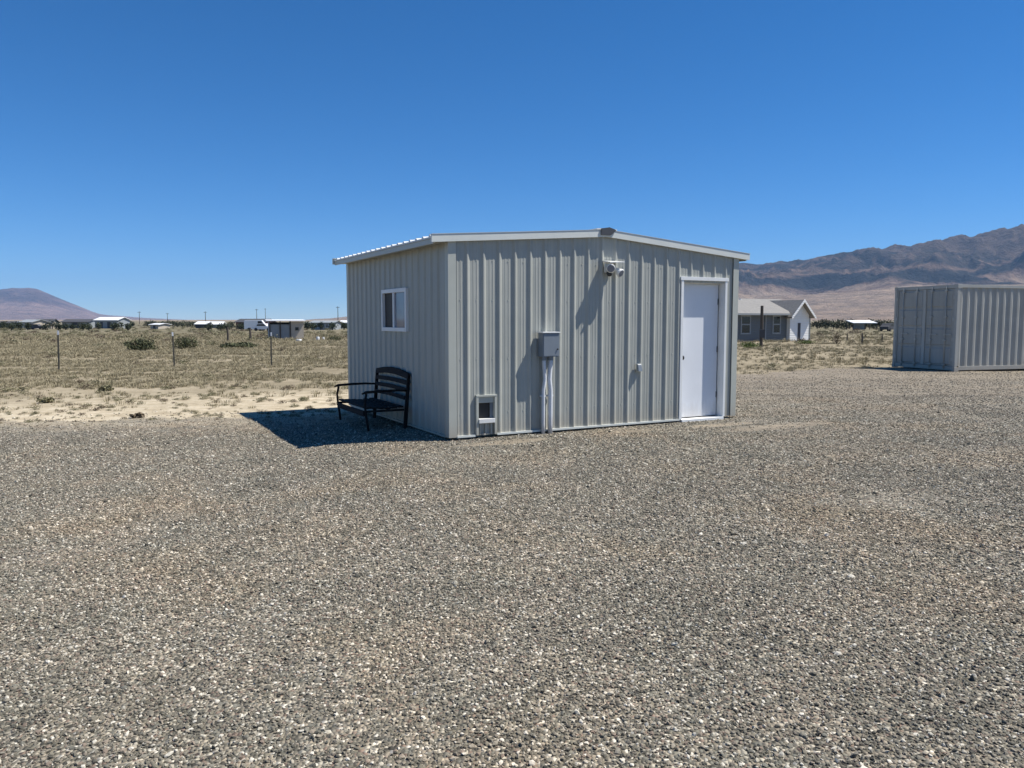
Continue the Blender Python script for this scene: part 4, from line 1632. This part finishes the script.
util_pole('utility pole rising just right of the white roofed building', 139.5, 311.5, 560)
util_pole('thin utility pole above the dark treeline, between the white building and the carport', 167.5, 313, 620)
util_pole('utility pole standing over the carport', 205.5, 311.5, 520)
util_pole('utility pole over the long dark barn, left of two', 256.8, 309, 560)
util_pole('faint thin utility pole over the barn, right of two', 265.5, 308.5, 700)
util_pole('utility pole nearest to the ribbed shed', 338, 306.5, 480)

# ------------------------------------------------------------------ shrubs, trees
SHRUB = {}


def shrub(name, label, px, py, wpx, hpx, mat, seed, n=700, leaf=None, cat='shrub', group=None):
    p = at(px, py)
    d = p.y
    rx, rz = wpx / 2 * d / F, hpx * d / F / 2
    t = thing(name, label, cat, p, random.uniform(0, 6.28), group)
    v, f = leafy(n, rx, rx * .85, rz * 1.05, leaf or max(.03, rx * .055), seed, .55, rz * .85)
    m = MB()
    m.v, m.f = [tuple(q) for q in v], f
    me = bpy.data.meshes.new('foliage')
    me.from_pydata(m.v, [], m.f)
    me.materials.append(MATS[mat])
    o = bpy.data.objects.new('foliage', me)
    COL.objects.link(o)
    o.parent = t
    s = MB()
    for k in range(5):
        a = k * 1.257 + seed
        s.tube([(0, 0, -.1), (math.cos(a) * rx * .3, math.sin(a) * rx * .3, rz * .7), (math.cos(a) * rx * .6, math.sin(a) * rx * .6, rz * 1.3)], [.02, .014, .006], 5)
    s.build('stems', 'bark', t)


shrub('sage_bush', 'wide dark sage bush in the left field, the largest left of the thin post', 141, 351, 33, 12, 'sage_green', 3, 2200)
shrub('sage_bush', 'rounded grey green sage bush just right of the thin post', 186, 349, 24, 13, 'sage_green', 5, 1800)
shrub('sage_bush', 'low flat dark sage bush below the black wooden post', 238, 348.5, 38, 6, 'sage_green', 9, 1800)
shrub('sage_bush', 'small loose grey green bush in the pale sand right below the leftmost post', 106, 391, 15, 6, 'sage', 12, 260)
shrub('sage_bush', 'small bush beside the ribbed shed wall, right of the shelter', 335, 341.5, 16, 6, 'sage_green', 14, 900)
shrub('sage_bush', 'low olive bush on the sand strip near the left edge', 46, 403, 17, 6, 'sage', 17, 260)
shrub('sage_bush', 'tiny dry bush at the yard edge left of the shed shadow', 138, 418, 13, 5, 'tumble', 19, 200)
shrub('green_bush', 'bright green weedy bush close to the right corner of the shed', 750, 348, 24, 6, 'green_weed', 23, 700)
shrub('green_bush', 'green bush at the foot of the white gable', 806, 344, 20, 4, 'green_weed', 25, 500)
shrub('dry_bush', 'tall reddish brown dry bush right of the white gable', 836.5, 344, 10, 13, 'tumble', 27, 500)


def make_tree(name, label, px, d, ytop, wpx, seed, mat='dark_leaf', group=None):
    p = at_d(px, d)
    h = (319.7 - ytop) / F * d + CAMH - p.z
    rx = wpx / 2 * d / F
    t = thing(name, label, 'tree', p, random.uniform(0, 6.28), group)
    m = MB()
    m.tube([(0, 0, -.3), (.05, 0, h * .3), (0, .05, h * .7)], [.16, .12, .05], 7)
    for k in range(4):
        a = k * 1.57 + seed
        m.tube([(0, 0, h * (.25 + .07 * k)), (math.cos(a) * rx * .6, math.sin(a) * rx * .6, h * (.5 + .08 * k))], [.07, .025], 5)
    m.build('trunk', 'bark', t)
    v, f = leafy(420, rx, rx, h * .46, max(.14, rx * .10), seed, .5, h * .54)
    me = bpy.data.meshes.new('crown')
    me.from_pydata([tuple(q) for q in v], [], f)
    me.materials.append(MATS[mat])
    o = bpy.data.objects.new('crown', me)
    COL.objects.link(o)
    o.parent = t
    return t


GL = 'dark trees along the left horizon'
TREES = [(4, 258, 321, 9, 'dark tree at the very left edge under the mesa'), (14, 270, 321.5, 9, 'second dark tree from the left edge, under the mesa'),
         (35, 262, 320.5, 7, 'dark tree over the dark car under the mesa'), (52, 240, 320.5, 9, 'round very dark tree beside the leftmost fence post top'),
         (67, 270, 320.5, 7, 'dark tree at the left end of the long dark building'), (83, 268, 320.5, 8, 'dark tree touching the left end of the white roofed building'),
         (98, 225, 322, 5, 'short dark shrubby tree before the white roofed building'),
         (129, 280, 321, 13, 'low dark tree just right of the white roofed building')]
for i, (px, d, yt, wp, lb) in enumerate(TREES):
    make_tree('dark_tree', lb, px, d, yt, wp, 100 + i, group=GL)
proto = None
row = list(range(148, 199, 5))
for i, px in enumerate(row):
    lb = 'dark blue green tree in the even treeline left of the carport'
    make_tree('dark_tree', lb, px + random.uniform(-1, 1), 330 + random.uniform(-20, 20), 320.4 + random.uniform(-.5, .9), 8.5, 130 + i, group='even dark treeline left of the carport')
for i, (px, yt, lb) in enumerate(((231, 321, 'dark reddish tree at the left end of the red barn'), (308, 321.5, 'grey green tree touching the right end of the open shelter'),
                                  (315, 321, 'grey tree behind the grey low house, left half'), (328, 320.5, 'dark tree behind the grey low house, right half'), (341, 321.2, 'dark tree next to the small white hut'))):
    make_tree('dark_tree', lb, px, 235 + 5 * i, yt, 9, 160 + i, group=GL)
for i, px in enumerate((818, 826, 834, 842, 850, 858, 866, 874, 882, 890)):
    make_tree('desert_tree', 'low dark green tree in the row below the mountains, left of the container', px, 215 + random.uniform(-20, 20), 319.3 + random.uniform(-.8, 1.0), 14, 180 + i, group='low tree row below the mountains')


for i, px in enumerate((2, 11, 20, 29, 47, 58, 63, 72, 80, 87, 112, 120, 126, 208, 219, 225, 240, 247, 306, 312, 322, 334, 345)):
    make_tree('dark_tree', 'low dark bushy tree in the broken row before the left horizon buildings', px + random.uniform(-2, 2), 195 + random.uniform(-15, 15), 322.4 + random.uniform(-.9, 1.2), random.uniform(6, 11), 230 + i, group='low bushy trees before the left horizon buildings')


# small white litter objects in the left field
def tub(label, px, py, r, h, name='white_barrel', cat='barrel'):
    p = at(px, py)
    t = thing(name, label, cat, p, 0, 'white objects right of the open shelter')
    MB().tube([(0, 0, -.05), (0, 0, h * .1), (0, 0, h * .5), (0, 0, h * .9), (0, 0, h)], [r * .9, r, r * 1.04, r, r * .9], 14).build('body', 'plastic_white', t, 0, True)
    MB().tube([(0, 0, h + .001), (0, 0, h + .03)], r * .5, 12).build('lid', 'far_grey', t)


tub('wide low white tub in the scrub right of the open shelter', 299, 342, .24, .22, 'white_tub', 'tub')
tub('upright white barrel in the scrub midway between shelter and ribbed shed', 318, 341, .14, .36)
tub('smallest white barrel, right of the other two', 323.5, 340.5, .09, .28)
